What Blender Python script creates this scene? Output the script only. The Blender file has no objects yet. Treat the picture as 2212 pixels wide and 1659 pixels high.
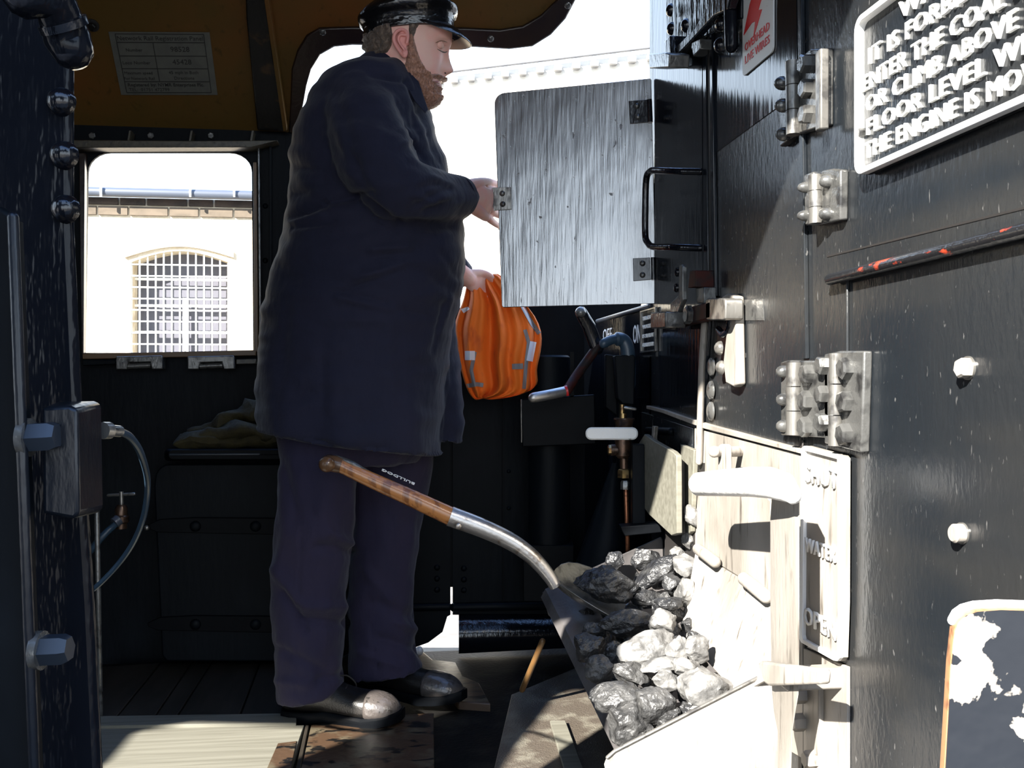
import bpy, bmesh, math, random
from mathutils import Vector, Matrix, noise
from mathutils.bvhtree import BVHTree
R = random.Random(7)
PI = math.pi
# ------------------------------------------------------------------ camera
F = 2212*35/36
YAW = math.radians(7.3)
CAM = Vector((0, 0, 0.88))
FW = Vector((math.sin(YAW), math.cos(YAW), 0))
RT = Vector((math.cos(YAW), -math.sin(YAW), 0))
UP = Vector((0, 0, 1))
def ray(px, py): return FW + RT*((px-1106)/F) + UP*((829.5-py)/F)
def C(px, py, t): return CAM + ray(px, py)*t
def onP(px, py, P, N):
    d = ray(px, py); return CAM + d*((Vector(P)-CAM).dot(N)/d.dot(N))
def onX(px, py, X): return onP(px, py, (X, 0, 0), Vector((1, 0, 0)))
def onY(px, py, Y): return onP(px, py, (0, Y, 0), Vector((0, 1, 0)))
def onZ(px, py, Z): return onP(px, py, (0, 0, Z), Vector((0, 0, 1)))
def proj(p):
    d = p-CAM; t = d.dot(FW)
    return 1106+F*d.dot(RT)/t, 829.5-F*d.z/t
S = bpy.context.scene
COL = S.collection
cam = bpy.data.cameras.new('camera'); co = bpy.data.objects.new('camera', cam); COL.objects.link(co)
cam.lens = 35; cam.sensor_width = 36; cam.clip_start = 0.02; cam.clip_end = 200
co.location = CAM; co.rotation_euler = (PI/2, 0, -YAW)
S.camera = co
S.view_settings.view_transform = 'Standard'; S.view_settings.look = 'None'
S.view_settings.gamma = 1; S.view_settings.exposure = 0.3; S.view_settings.use_curve_mapping = False
# ------------------------------------------------------------------ materials
M = {}
def mat(name, col, rough=0.5, metal=0, spec=0.5, coat=0, bump=None, var=None, speck=None, extra=None, sheen=0, sub=0):
    """bump=(scale xyz tuple, strength, detail); var=(scale, colour2, lo, hi); speck=(scale, colour, lo, hi)"""
    m = bpy.data.materials.new(name); m.use_nodes = True; nt = m.node_tree; N = nt.nodes; L = nt.links
    b = N['Principled BSDF']; b.inputs['Roughness'].default_value = rough; b.inputs['Metallic'].default_value = metal
    b.inputs['Specular IOR Level'].default_value = spec
    b.inputs['Coat Weight'].default_value = coat; b.inputs['Coat Roughness'].default_value = 0.08
    b.inputs['Sheen Weight'].default_value = sheen
    if sub: b.inputs['Subsurface Weight'].default_value = sub; b.inputs['Subsurface Radius'].default_value = (0.01, 0.004, 0.002); 
    b.inputs['Base Color'].default_value = (*col, 1)
    tc = N.new('ShaderNodeNewGeometry')
    cur = None
    def nz(scale, det=4, dist=0):
        mp = N.new('ShaderNodeMapping'); L.new(tc.outputs['Position'], mp.inputs['Vector'])
        sc = scale if isinstance(scale, tuple) else (scale,)*3
        mp.inputs['Scale'].default_value = sc
        n = N.new('ShaderNodeTexNoise'); n.inputs['Scale'].default_value = 1; n.inputs['Detail'].default_value = det
        n.inputs['Distortion'].default_value = dist
        L.new(mp.outputs[0], n.inputs['Vector']); return n.outputs['Fac']
    def layer(cur, spec_, roughen=None):
        sc, c2, lo, hi = spec_[:4]
        f = nz(sc, 5, 0.3)
        mr = N.new('ShaderNodeMapRange'); mr.inputs['From Min'].default_value = lo; mr.inputs['From Max'].default_value = hi
        L.new(f, mr.inputs['Value'])
        mx = N.new('ShaderNodeMix'); mx.data_type = 'RGBA'; L.new(mr.outputs[0], mx.inputs['Factor'])
        if cur is None: mx.inputs['A'].default_value = (*col, 1)
        else: L.new(cur, mx.inputs['A'])
        mx.inputs['B'].default_value = (*c2, 1)
        return mx.outputs['Result'], mr.outputs[0]
    rsock = None
    for sp in ([var] if isinstance(var, tuple) else (var or [])):
        cur, _ = layer(cur, sp)
    if speck:
        cur, fac = layer(cur, speck)
        mr = N.new('ShaderNodeMapRange'); mr.inputs['To Min'].default_value = rough; mr.inputs['To Max'].default_value = 0.75
        L.new(fac, mr.inputs['Value']); L.new(mr.outputs[0], b.inputs['Roughness'])
    if cur is not None: L.new(cur, b.inputs['Base Color'])
    if bump:
        bs = bump if isinstance(bump, list) else [bump]
        prev = None
        for (sc, st, det) in bs:
            f = nz(sc, det)
            bn = N.new('ShaderNodeBump'); bn.inputs['Strength'].default_value = 1; bn.inputs['Distance'].default_value = st
            L.new(f, bn.inputs['Height'])
            if prev: L.new(prev, bn.inputs['Normal'])
            prev = bn.outputs[0]
        L.new(prev, b.inputs['Normal'])
        if coat: L.new(prev, b.inputs['Coat Normal'])
    M[name] = m
    return m
mat('black_gloss', (.004, .005, .008), .16, coat=.0, spec=.55, bump=[((60, 60, 9), .0016, 3), ((250, 250, 60), .0004, 2)])
mat('black_wavy', (.005, .006, .009), .15, spec=.15, bump=[((42, 42, 12), .0042, 3)])
mat('tender_gloss', (.006, .008, .012), .12, spec=.6, bump=[((80, 60, 8), .0009, 3)])
mat('tender_paint', (.009, .0115, .0145), .26, spec=.5, bump=[((90, 90, 40), .0010, 4)], var=[((3, 3, 1.2), (.018, .019, .020), .45, .7), ((1.5, 1.5, 6), (.026, .025, .023), .5, .8)],
    speck=((120, 120, 45), (.15, .145, .14), .67, .78))
mat('flap_paint', (.022, .029, .040), .24, spec=1.0, bump=[((110, 110, 8), .0010, 3), ((12, 12, 5), .003, 2)], var=((5, 5, 3), (.07, .085, .1), .5, .75),
    speck=((60, 60, 30), (.004, .004, .005), .68, .72))
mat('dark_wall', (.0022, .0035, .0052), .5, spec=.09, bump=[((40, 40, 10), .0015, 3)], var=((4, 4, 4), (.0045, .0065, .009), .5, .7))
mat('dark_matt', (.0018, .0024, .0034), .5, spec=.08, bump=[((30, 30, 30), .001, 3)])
mat('roof_tan', (.085, .048, .012), .42, spec=.2, var=[((2, 2, 2), (.125, .048, .012), .45, .65), ((40, 40, 14), (.05, .03, .008), .6, .8)], bump=[((25, 25, 25), .0008, 3)])
mat('frame_brown', (.012, .005, .004), .3, spec=.5, var=((9, 9, 9), (.02, .01, .006), .5, .7), bump=[((50, 50, 50), .001, 3)])
mat('beam_black', (.004, .0035, .003), .4, var=((14, 14, 14), (.05, .025, .008), .58, .68), bump=[((50, 50, 50), .002, 4)])
mat('ledge', (.05, .042, .027), .4, spec=.5, var=((60, 60, 60), (.03, .025, .018), .5, .6), bump=[((80, 80, 80), .001, 3)])
mat('sill_wood', (.10, .055, .02), .4, var=((4, 60, 60), (.12, .06, .02), .4, .7))
mat('dusty_metal', (.30, .275, .245), .5, spec=.4, var=[((6, 6, 3), (.20, .182, .158), .45, .65), ((60, 60, 9), (.07, .06, .05), .60, .75)], bump=[((90, 90, 20), .0010, 4)])
mat('chute_steel', (.12, .112, .11), .38, metal=.2, var=[((8, 8, 8), (.07, .066, .066), .45, .65), ((30, 30, 30), (.12, .10, .08), .62, .72)], bump=[((60, 60, 60), .001, 4)])
mat('worn_steel', (.26, .25, .23), .3, metal=.7, var=((40, 40, 40), (.12, .115, .11), .5, .65), bump=[((120, 120, 30), .0008, 3)])
mat('shaft_steel', (.50, .48, .46), .34, metal=.85, var=((30, 30, 30), (.25, .2, .16), .55, .7), bump=[((150, 150, 150), .0005, 3)])
mat('box_paint', (.004, .006, .010), .3, spec=.35, bump=[((90, 90, 30), .001, 3)], var=((20, 20, 8), (.03, .03, .03), .62, .7))
mat('bolt_blue', (.014, .02, .03), .35, spec=.5)
mat('hinge_metal', (.13, .13, .125), .24, metal=.5, spec=.7, var=((30, 30, 30), (.04, .04, .04), .5, .65), bump=[((70, 70, 70), .0012, 3)])
mat('brass', (.36, .24, .10), .3, metal=.9, var=((50, 50, 50), (.12, .07, .04), .5, .65))
mat('bronze_dark', (.10, .06, .04), .3, metal=.7, var=((50, 50, 50), (.03, .02, .015), .5, .65))
mat('copper', (.30, .12, .06), .35, metal=.8, var=((30, 30, 90), (.08, .03, .02), .5, .65))
mat('white_paint', (.80, .79, .77), .5, bump=[((60, 60, 60), .0012, 3)], var=((45, 45, 45), (.65, .64, .62), .55, .7))
mat('white_worn', (.78, .78, .76), .5, bump=[((90, 90, 90), .002, 3)], var=((45, 45, 45), (.3, .3, .28), .66, .70))
mat('letter_white', (.82, .82, .80), .4)
mat('red_paint', (.55, .02, .02), .4)
mat('rail_paint', (.012, .012, .013), .2, spec=.6, var=((26, 12, 26), (.42, .05, .02), .63, .68), bump=[((60, 60, 60), .001, 3)])
mat('rust_red', (.04, .010, .007), .55, spec=.15, var=((26, 26, 26), (.015, .012, .012), .45, .6))
mat('sign_white', (.62, .62, .60), .4, var=((60, 60, 60), (.2, .2, .2), .70, .74))
mat('label_grey', (.10, .10, .085), .4, var=((30, 30, 30), (.08, .08, .07), .4, .7))
mat('ink', (.015, .013, .012), .6)
def woodmat(name, a, b_, scale, rough=.35, bump=.0006):
    mat(name, a, rough, spec=.2, var=[(scale, b_, .35, .65)], bump=[(scale, bump, 3)])
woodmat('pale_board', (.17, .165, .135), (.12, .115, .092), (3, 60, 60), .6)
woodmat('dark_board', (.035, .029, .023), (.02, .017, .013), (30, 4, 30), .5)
mat('brown_ply', (.055, .032, .018), .45, var=[((12, 12, 12), (.085, .07, .045), .5, .62), ((16, 30, 16), (.004, .0035, .003), .56, .60)], bump=[((60, 60, 60), .001, 4)])
mat('floor_plate', (.008, .0075, .007), .6, spec=.08, var=[((9, 9, 9), (.022, .020, .016), .5, .65), ((14, 14, 14), (.008, .008, .008), .6, .66)], bump=[((90, 90, 90), .0016, 4)])
mat('wet_floor', (.09, .075, .06), .3, spec=.8, var=((14, 14, 14), (.17, .155, .125), .48, .62), bump=[((260, 260, 260), .003, 4)])
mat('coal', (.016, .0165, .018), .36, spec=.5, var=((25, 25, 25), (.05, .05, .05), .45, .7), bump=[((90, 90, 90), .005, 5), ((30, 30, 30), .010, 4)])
mat('coal_shaded', (.028, .028, .028), .40, spec=.5, var=((25, 25, 25), (.075, .074, .072), .42, .66), bump=[((90, 90, 90), .005, 5), ((30, 30, 30), .010, 4)])  # mid-tone coal for front lumps in shade, the shade put into the colour
mat('coal_sunlit', (.075, .074, .072), .42, spec=.5, var=((25, 25, 25), (.19, .187, .18), .38, .62), bump=[((90, 90, 90), .003, 5), ((30, 30, 30), .006, 3)])  # paler coal for lumps in the sun, the sunlight put into the colour
mat('orange_cloth', (.86, .17, .010), .75, bump=[((30, 30, 30), .002, 3)], var=((30, 30, 14), (.62, .10, .01), .55, .75))
mat('tape_grey', (.22, .22, .24), .5)
mat('tape_white', (.82, .84, .9), .4)
mat('coat_navy', (.0082, .0095, .024), .8, spec=.2, sheen=.10, bump=[((700, 700, 700), .0003, 2), ((26, 26, 14), .004, 3)], var=((6, 6, 3), (.0115, .012, .028), .4, .7))
mat('trouser_navy', (.017, .015, .036), .82, spec=.2, sheen=.10, bump=[((700, 700, 700), .0003, 2), ((30, 30, 14), .004, 3)], var=((9, 9, 3), (.025, .020, .042), .4, .7))
mat('leather', (.007, .0065, .006), .36, spec=.45, bump=[((220, 220, 220), .0006, 3)], var=((20, 20, 20), (.016, .0135, .012), .5, .7))
mat('toe_leather', (.06, .052, .048), .30, spec=.8, metal=0, bump=[((90, 90, 90), .0016, 4)], var=((60, 60, 60), (.02, .018, .016), .58, .64))
mat('cap_leather', (.005, .005, .006), .2, spec=.6, bump=[((35, 35, 60), .003, 2)])
mat('peak_under', (.30, .27, .22), .35)
mat('skin', (.74, .46, .38), .5, spec=.3, sub=.15, var=[((26, 26, 26), (.76, .38, .32), .4, .7)], bump=[((350, 350, 350), .0003, 3)])
mat('lip', (.36, .14, .12), .4)
mat('ear_skin', (.66, .27, .23), .45)
mat('hair_brown', (.065, .042, .028), .6, sheen=.2, var=((160, 160, 60), (.16, .11, .075), .5, .65), bump=[((220, 220, 90), .004, 3)])
mat('beard_ginger', (.24, .115, .072), .65, sheen=.2, var=((240, 240, 80), (.42, .22, .15), .45, .65), bump=[((300, 300, 110), .003, 3)])
mat('eye_white', (.7, .68, .66), .2)
mat('sock', (.02, .02, .03), .8)
mat('ash_wood', (.42, .17, .05), .28, coat=.3, var=[((60, 60, 9), (.20, .07, .02), .5, .6), ((10, 10, 10), (.10, .04, .015), .55, .75)], bump=[((80, 80, 12), .0005, 3)])
mat('ash_dark', (.12, .06, .028), .3, coat=.2, var=[((30, 30, 9), (.05, .025, .015), .4, .6)])
mat('rag', (.035, .026, .004), .85, var=((30, 30, 30), (.018, .013, .003), .4, .7), bump=[((60, 60, 60), .004, 4)])
mat('blue_hose', (.025, .05, .08), .35)
mat('stone', (.62, .53, .38), .85, var=[((1.2, 1.2, 3), (.5, .40, .27), .4, .7), ((9, 9, 9), (.70, .62, .48), .45, .7)], bump=[((12, 12, 12), .02, 4)])
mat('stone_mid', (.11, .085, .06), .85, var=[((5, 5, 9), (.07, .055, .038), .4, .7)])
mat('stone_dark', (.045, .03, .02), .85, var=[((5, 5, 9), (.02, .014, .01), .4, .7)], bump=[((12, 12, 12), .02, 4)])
mat('stone_pale', (.75, .70, .60), .85)
mat('mortar', (.6, .56, .5), .9)
mat('slate', (.03, .035, .045), .5)
mat('gutter_grey', (.06, .07, .09), .4)
mat('gutter_pale', (.16, .165, .18), .5)
mat('pane_grey', (.10, .10, .12), .3)
mat('iron_white', (.80, .79, .72), .5)
mat('ground', (.12, .11, .10), .9, var=((8, 8, 8), (.2, .19, .17), .4, .7))
mat('flake_paint', (.012, .014, .018), .28, spec=.5, var=[((17, 17, 17), (.62, .56, .48), .60, .625)], bump=[((17, 17, 17), .002, 3)])
mat('rust_edge', (.40, .20, .09), .6, var=((50, 50, 50), (.15, .06, .03), .5, .65))
# ------------------------------------------------------------------ mesh builder
class MB:
    def __init__(s): s.b = bmesh.new()
    def faces(s, vs, fs):
        v = [s.b.verts.new(Vector(p)) for p in vs]
        for f in fs:
            try: s.b.faces.new([v[i] for i in f])
            except ValueError: pass
        return v
    def box(s, c, size, rot=None):
        c = Vector(c); hx, hy, hz = [q/2 for q in size]
        Mx = rot if rot is not None else Matrix.Identity(3)
        vs = [c+Mx @ Vector((x*hx, y*hy, z*hz)) for x in (-1, 1) for y in (-1, 1) for z in (-1, 1)]
        s.faces(vs, [(0, 1, 3, 2), (4, 6, 7, 5), (0, 4, 5, 1), (2, 3, 7, 6), (0, 2, 6, 4), (1, 5, 7, 3)]); return s
    def loft(s, rings, cap=True, closed=True):
        vv = [[s.b.verts.new(Vector(p)) for p in r] for r in rings]
        n = len(rings[0])
        for a, b in zip(vv, vv[1:]):
            for i in range(n if closed else n-1):
                j = (i+1) % n
                try: s.b.faces.new((a[i], a[j], b[j], b[i]))
                except ValueError: pass
        if cap:
            s.b.faces.new(vv[0][::-1]); s.b.faces.new(vv[-1])
        return s
    def prism(s, pts, vec):
        pts = [Vector(p) for p in pts]; vec = Vector(vec)
        return s.loft([pts, [p+vec for p in pts]])
    def tube(s, pts, r, n=16, flat=None, ends=True, up=None):
        """pts 3D; r number or list; flat scales the second axis"""
        pts = [Vector(p) for p in pts]; k = len(pts)
        rs = r if isinstance(r, (list, tuple)) else [r]*k
        P, Q = [], []
        if ends:
            d = (pts[0]-pts[1]).normalized()
            for a in (1, .7, .35): P.append(pts[0]+d*rs[0]*math.sin(a*PI/2)); Q.append(rs[0]*max(.03, math.cos(a*PI/2)))
        P += pts; Q += list(rs)
        if ends:
            d = (pts[-1]-pts[-2]).normalized()
            for a in (.35, .7, 1): P.append(pts[-1]+d*rs[-1]*math.sin(a*PI/2)); Q.append(rs[-1]*max(.03, math.cos(a*PI/2)))
        u = None; rings = []
        for i, p in enumerate(P):
            a = P[max(i-1, 0)]; b = P[min(i+1, len(P)-1)]; d = (b-a).normalized()
            if u is None:
                u = Vector(up) if up else (Vector((0, 0, 1)) if abs(d.z) < .9 else Vector((1, 0, 0)))
            u = (u-d*u.dot(d)).normalized(); w = d.cross(u)
            fl = 1 if flat is None else flat
            rings.append([p+u*math.cos(t*2*PI/n)*Q[i]+w*math.sin(t*2*PI/n)*Q[i]*fl for t in range(n)])
        return s.loft(rings)
    def cyl(s, a, b, r, r2=None, n=24):
        return s.tube([a, b], [r, r if r2 is None else r2], n, ends=False)
    def lathe(s, a, axis, prof, n=24):
        """prof list of (distance along axis, radius)"""
        a = Vector(a); ax = Vector(axis).normalized()
        u = ax.orthogonal().normalized(); w = ax.cross(u)
        return s.loft([[a+ax*h+(u*math.cos(t*2*PI/n)+w*math.sin(t*2*PI/n))*max(r, .0002) for t in range(n)] for h, r in prof])
    def ball(s, c, rad, n=16, sc=(1, 1, 1), axes=None):
        c = Vector(c); rings = []
        for i in range(n+1):
            th = PI*i/n; z = math.cos(th); q = max(math.sin(th), .01)
            rr = []
            for t in range(n*2):
                v = Vector((q*math.cos(t*PI/n)*sc[0], q*math.sin(t*PI/n)*sc[1], z*sc[2]))*rad
                if axes: v = axes @ v
                rr.append(c+v)
            rings.append(rr)
        return s.loft(rings)
    def hexa(s, p, nrm, r, h, n=6, dome=False, rot=0):
        p = Vector(p); nrm = Vector(nrm).normalized(); u = nrm.orthogonal().normalized(); w = nrm.cross(u)
        pr = [(0, r), (h*.8, r), (h, r*.8)] if not dome else [(0, r), (h*.4, r*.93), (h*.75, r*.7), (h*.95, r*.4), (h, r*.08)]
        return s.loft([[p+nrm*hh+(u*math.cos(rot+t*2*PI/n)+w*math.sin(rot+t*2*PI/n))*rr for t in range(n)] for hh, rr in pr])
    def build(s, name, m, parent=None, smooth=35, bev=0, sub=0):
        bmesh.ops.recalc_face_normals(s.b, faces=s.b.faces)
        me = bpy.data.meshes.new(name); s.b.to_mesh(me); s.b.free()
        return addmesh(name, me, m, parent, smooth, bev, sub)
def addmesh(name, me, m, parent=None, smooth=35, bev=0, sub=0):
    me.materials.clear(); me.materials.append(M[m] if isinstance(m, str) else m)
    if smooth:
        for p in me.polygons: p.use_smooth = True
        me.set_sharp_from_angle(angle=math.radians(smooth))
    o = bpy.data.objects.new(name, me); COL.objects.link(o)
    if parent is not None:
        o.parent = parent; o.matrix_parent_inverse = inv(parent)
    if bev:
        q = o.modifiers.new('bevel', 'BEVEL'); q.width = bev; q.segments = 2; q.limit_method = 'ANGLE'; q.angle_limit = math.radians(40)
    if sub:
        q = o.modifiers.new('sub', 'SUBSURF'); q.levels = sub; q.render_levels = sub
    return o
def inv(p):
    v = Vector((0, 0, 0)); q = p
    while q is not None: v += q.location; q = q.parent
    # roots carry a plain translation and part meshes hold world coordinates
    r = p
    while r.parent is not None: r = r.parent
    return Matrix.Translation(-r.location) if p is r else Matrix.Identity(4)
def T(name, label, cat, loc, group=None):
    o = bpy.data.objects.new(name, None); COL.objects.link(o); o.empty_display_size = .05
    o.location = loc; o['label'] = label; o['category'] = cat
    if group: o['group'] = group
    return o
def tag(o, label, cat, group=None, kind=None):
    o['label'] = label; o['category'] = cat
    if group: o['group'] = group
    if kind: o['kind'] = kind
    return o
def struct(o, label=None):
    o['kind'] = 'structure'
    if label: o['label'] = label
    return o
def textmesh(s, O, U, V, width=None, height=None, depth=.002, align='LEFT', bold=0, size=None, space=1.0):
    """flat lettering with its baseline start at O, running along U with tops towards V"""
    c = bpy.data.curves.new('t', 'FONT'); c.body = s; c.size = 1; c.extrude = 0; c.offset = bold; c.resolution_u = 2; c.space_character = space
    o = bpy.data.objects.new('t', c); COL.objects.link(o)
    dg = bpy.context.evaluated_depsgraph_get(); me = bpy.data.meshes.new_from_object(o.evaluated_get(dg))
    bpy.data.objects.remove(o); 
    b = bmesh.new(); b.from_mesh(me); bpy.data.meshes.remove(me)
    xs = [v.co.x for v in b.verts]; x0, x1 = min(xs), max(xs)
    caph = .70
    sx = (width/(x1-x0)) if width else (height/caph)
    sy = (height/caph) if height else sx
    U = Vector(U).normalized(); V = Vector(V).normalized(); Nn = U.cross(V)
    off = -x0 if align == 'LEFT' else -(x0+x1)/2
    r = bmesh.ops.extrude_face_region(b, geom=b.faces[:])
    top = [g for g in r['geom'] if isinstance(g, bmesh.types.BMVert)]
    tops = set(top)
    for v in b.verts:
        z = depth if v in tops else 0
        v.co = Vector(O)+U*((v.co.x+off)*sx)+V*(v.co.y*sy)+Nn*z
    return b
def joinb(lst):
    m = MB(); m.b.free(); m.b = bmesh.new()
    for b in lst:
        me = bpy.data.meshes.new('x'); b.to_mesh(me); m.b.from_mesh(me); bpy.data.meshes.remove(me); b.free()
    return m
def pxpoly(pts, P, N): return [onP(x, y, P, N) for x, y in pts]
NX = Vector((1, 0, 0)); NY = Vector((0, 1, 0)); NZ = Vector((0, 0, 1))
TX = .75
def xplate(pts, X, th, away=True):
    """prism from pixel outline lying on the plane x = X, thickness th towards +x"""
    return MB().prism([onX(x, y, X) for x, y in pts], (th, 0, 0))
def yplate(pts, Y, th): return MB().prism([onY(x, y, Y) for x, y in pts], (0, th, 0))
def arc(cx, cy, rx, ry, a0, a1, n=8):
    return [(cx+rx*math.cos(math.radians(a0+(a1-a0)*i/n)), cy+ry*math.sin(math.radians(a0+(a1-a0)*i/n))) for i in range(n+1)]
def rrect(x0, y0, x1, y1, r, n=5):
    return arc(x1-r, y1-r, r, r, 0, 90, n)+arc(x0+r, y1-r, r, r, 90, 180, n)+arc(x0+r, y0+r, r, r, 180, 270, n)+arc(x1-r, y0+r, r, r, 270, 360, n)
def smoothpath(pts, n=6):
    out = []
    P = [Vector(p) for p in pts]
    for i in range(len(P)-1):
        p0 = P[max(i-1, 0)]; p1 = P[i]; p2 = P[i+1]; p3 = P[min(i+2, len(P)-1)]
        for k in range(n):
            t = k/n
            out.append(.5*((2*p1)+(p2-p0)*t+(2*p0-5*p1+4*p2-p3)*t*t+(3*p1-p0-3*p2+p3)*t**3))
    out.append(P[-1]); return out
def holed(outer, holes, O, U, V, th):
    """plate with holes: outlines in metres in the U,V frame, thickness th along U x V"""
    cu = bpy.data.curves.new('c', 'CURVE'); cu.dimensions = '2D'; cu.fill_mode = 'BOTH'; cu.extrude = th/2
    for ring in [outer]+holes:
        sp = cu.splines.new('POLY'); sp.points.add(len(ring)-1); sp.use_cyclic_u = True
        for p, q in zip(sp.points, ring): p.co = (q[0], q[1], 0, 1)
    o = bpy.data.objects.new('c', cu); COL.objects.link(o)
    dg = bpy.context.evaluated_depsgraph_get(); me = bpy.data.meshes.new_from_object(o.evaluated_get(dg)); bpy.data.objects.remove(o)
    U = Vector(U).normalized(); V = Vector(V).normalized(); N = U.cross(V)
    for v in me.vertices: v.co = Vector(O)+U*v.co.x+V*v.co.y+N*v.co.z
    m = MB(); m.b.from_mesh(me); bmesh.ops.remove_doubles(m.b, verts=m.b.verts, dist=1e-5); return m

def letters(lst, m_, par):
    for b in lst: joinb([b]).build('lettering', m_, par, smooth=0)

M['flap_paint'].node_tree.nodes['Principled BSDF'].inputs['IOR'].default_value = 2.1
# ================================================================== SETTING
YB = 3.3                                    # far cab side sheet
# floor
def board(name, pts, z, th, m, label=None, cat=None, bev=.002, group=None):
    o = MB().prism([onZ(x, y, z) for x, y in pts], (0, 0, -th)).build(name, m, bev=bev)
    if label: tag(o, label, cat, group)
    return o
o = MB().box((-.45, 1.9, -.03), (2.5, 2.84, .04)).build('floor', 'floor_plate'); struct(o)
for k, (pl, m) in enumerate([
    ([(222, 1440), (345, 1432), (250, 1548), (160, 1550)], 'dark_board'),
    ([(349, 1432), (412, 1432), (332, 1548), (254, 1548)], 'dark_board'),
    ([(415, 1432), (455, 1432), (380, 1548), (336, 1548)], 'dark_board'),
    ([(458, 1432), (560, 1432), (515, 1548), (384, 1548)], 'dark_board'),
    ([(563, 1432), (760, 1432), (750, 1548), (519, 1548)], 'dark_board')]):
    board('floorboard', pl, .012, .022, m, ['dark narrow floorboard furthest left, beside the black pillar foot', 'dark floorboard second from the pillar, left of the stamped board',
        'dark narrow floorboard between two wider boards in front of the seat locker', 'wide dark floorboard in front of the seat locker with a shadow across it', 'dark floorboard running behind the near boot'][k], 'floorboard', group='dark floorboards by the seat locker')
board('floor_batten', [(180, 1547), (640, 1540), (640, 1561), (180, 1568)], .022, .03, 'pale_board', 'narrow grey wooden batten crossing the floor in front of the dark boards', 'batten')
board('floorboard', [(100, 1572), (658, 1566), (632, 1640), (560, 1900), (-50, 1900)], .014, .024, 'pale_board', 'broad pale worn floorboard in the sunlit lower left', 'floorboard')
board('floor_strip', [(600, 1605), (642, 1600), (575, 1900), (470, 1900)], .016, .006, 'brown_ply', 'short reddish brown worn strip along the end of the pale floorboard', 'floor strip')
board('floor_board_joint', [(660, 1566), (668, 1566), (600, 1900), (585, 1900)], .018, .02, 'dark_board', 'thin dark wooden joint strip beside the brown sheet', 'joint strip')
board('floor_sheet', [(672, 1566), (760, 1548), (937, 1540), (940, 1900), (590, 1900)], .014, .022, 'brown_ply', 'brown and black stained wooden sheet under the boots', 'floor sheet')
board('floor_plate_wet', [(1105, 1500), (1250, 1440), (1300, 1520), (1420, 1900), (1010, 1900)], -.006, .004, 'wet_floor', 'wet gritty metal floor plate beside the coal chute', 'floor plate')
board('pale_plank', [(1188, 1556), (1222, 1556), (1275, 1700), (1230, 1700)], .006, .010, 'pale_board', 'short pale plank lying along the foot of the coal chute', 'plank')
# cab side sheet with window
def xz(px, py, Y=YB): p = onY(px, py, Y); return (p.x, p.z)
winr = [xz(x, y) for x, y in [(183, 762)]+[(189, 405)]+arc(238, 372, 48, 42, 180, 270, 6)+arc(496, 372, 48, 42, 270, 360, 6)+[(547, 762)]]
outer = [(-1.75, -.06), (xz(760, 1397)[0], -.06), (xz(760, 1000)[0], .62), (xz(745, 980)[0], .95), xz(650, 640), xz(648, 287), (-1.75, 1.72)]
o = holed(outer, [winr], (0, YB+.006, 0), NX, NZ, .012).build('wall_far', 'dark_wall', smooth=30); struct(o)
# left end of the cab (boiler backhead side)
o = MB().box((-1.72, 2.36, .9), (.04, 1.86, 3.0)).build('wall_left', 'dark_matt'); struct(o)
# inclined roof sheet with the doorway cut-out
RO = Vector((0, YB, 1.70)); rs = Vector((0, -.5, .5)).normalized(); RN = rs.cross(NX)     # plane frame
def onR(px, py, off=0): return onP(px, py, RO-RN*off, RN)
if (CAM-RO).dot(RN) < 0: RN = -RN
def onR(px, py, off=0): return onP(px, py, RO+RN*off, RN)
EDGE = [(640, 287), (655, 225), (662, 185), (672, 150), (692, 118), (722, 101), (760, 97), (1000, 100), (1100, 106), (1150, 100), (1190, 75), (1222, 40), (1243, 0), (1255, -60), (1258, -110)]
OUTR = [(624, 287), (627, 225), (630, 150), (642, 110), (662, 78), (690, 62), (760, 60), (1000, 62), (1080, 66), (1130, 58), (1170, 34), (1205, 0), (1222, -60), (1226, -110)]
pl = [(-420, 290)]+EDGE+[(-420, -110)]
o = MB().prism([onR(x, y) for x, y in pl], -RN*.012).build('ceiling', 'roof_tan'); struct(o)
top = onR(700, -110)
prof = [(top.y, top.z), (2.55, 2.31), (2.15, 2.42), (1.6, 2.45), (1.05, 2.38), (.60, 2.26)]
mb = MB()
rings = []
for (y, z) in prof: rings.append([(-2.6, y, z), (.60, y, z), (.60, y, z+.014), (-2.6, y, z+.014)])
mb.loft(rings); o = mb.build('ceiling_upper', 'roof_tan'); struct(o)
# brown beading round the doorway cut-out
o = MB().prism([onR(x, y, .012) for x, y in [(642, 292)]+EDGE[1:]+OUTR[::-1]], -RN*.014).build('trim_1', 'frame_brown', bev=.004); struct(o)
for p in [(700, 66+8), (1220, 12)]:
    q = onR(*p, .012); 
rv = []
for i, (x, y) in enumerate([(697, 70), (1060, 84), (1226, 12)]):
    h = MB().hexa(onR(x, y, .012), RN, .011, .006, n=16, dome=True).build('rivet', 'hinge_metal', parent=o)
# roof rib
rib = T('roof_rib', 'rust-flecked black roof rib running diagonally above the far window', 'roof rib', onR(580, 200))
MB().prism([onR(x, y, .03) for x, y in [(527, -110), (532, 40), (556, 282), (618, 285), (590, 120), (562, -110)]], -RN*.03).build('web', 'beam_black', rib, bev=.004)
MB().prism([onR(x, y, .045) for x, y in [(572, -60), (620, 282), (612, 284), (562, -60)]], -RN*.045).build('flange', 'roof_tan', rib, bev=.001)
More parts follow.
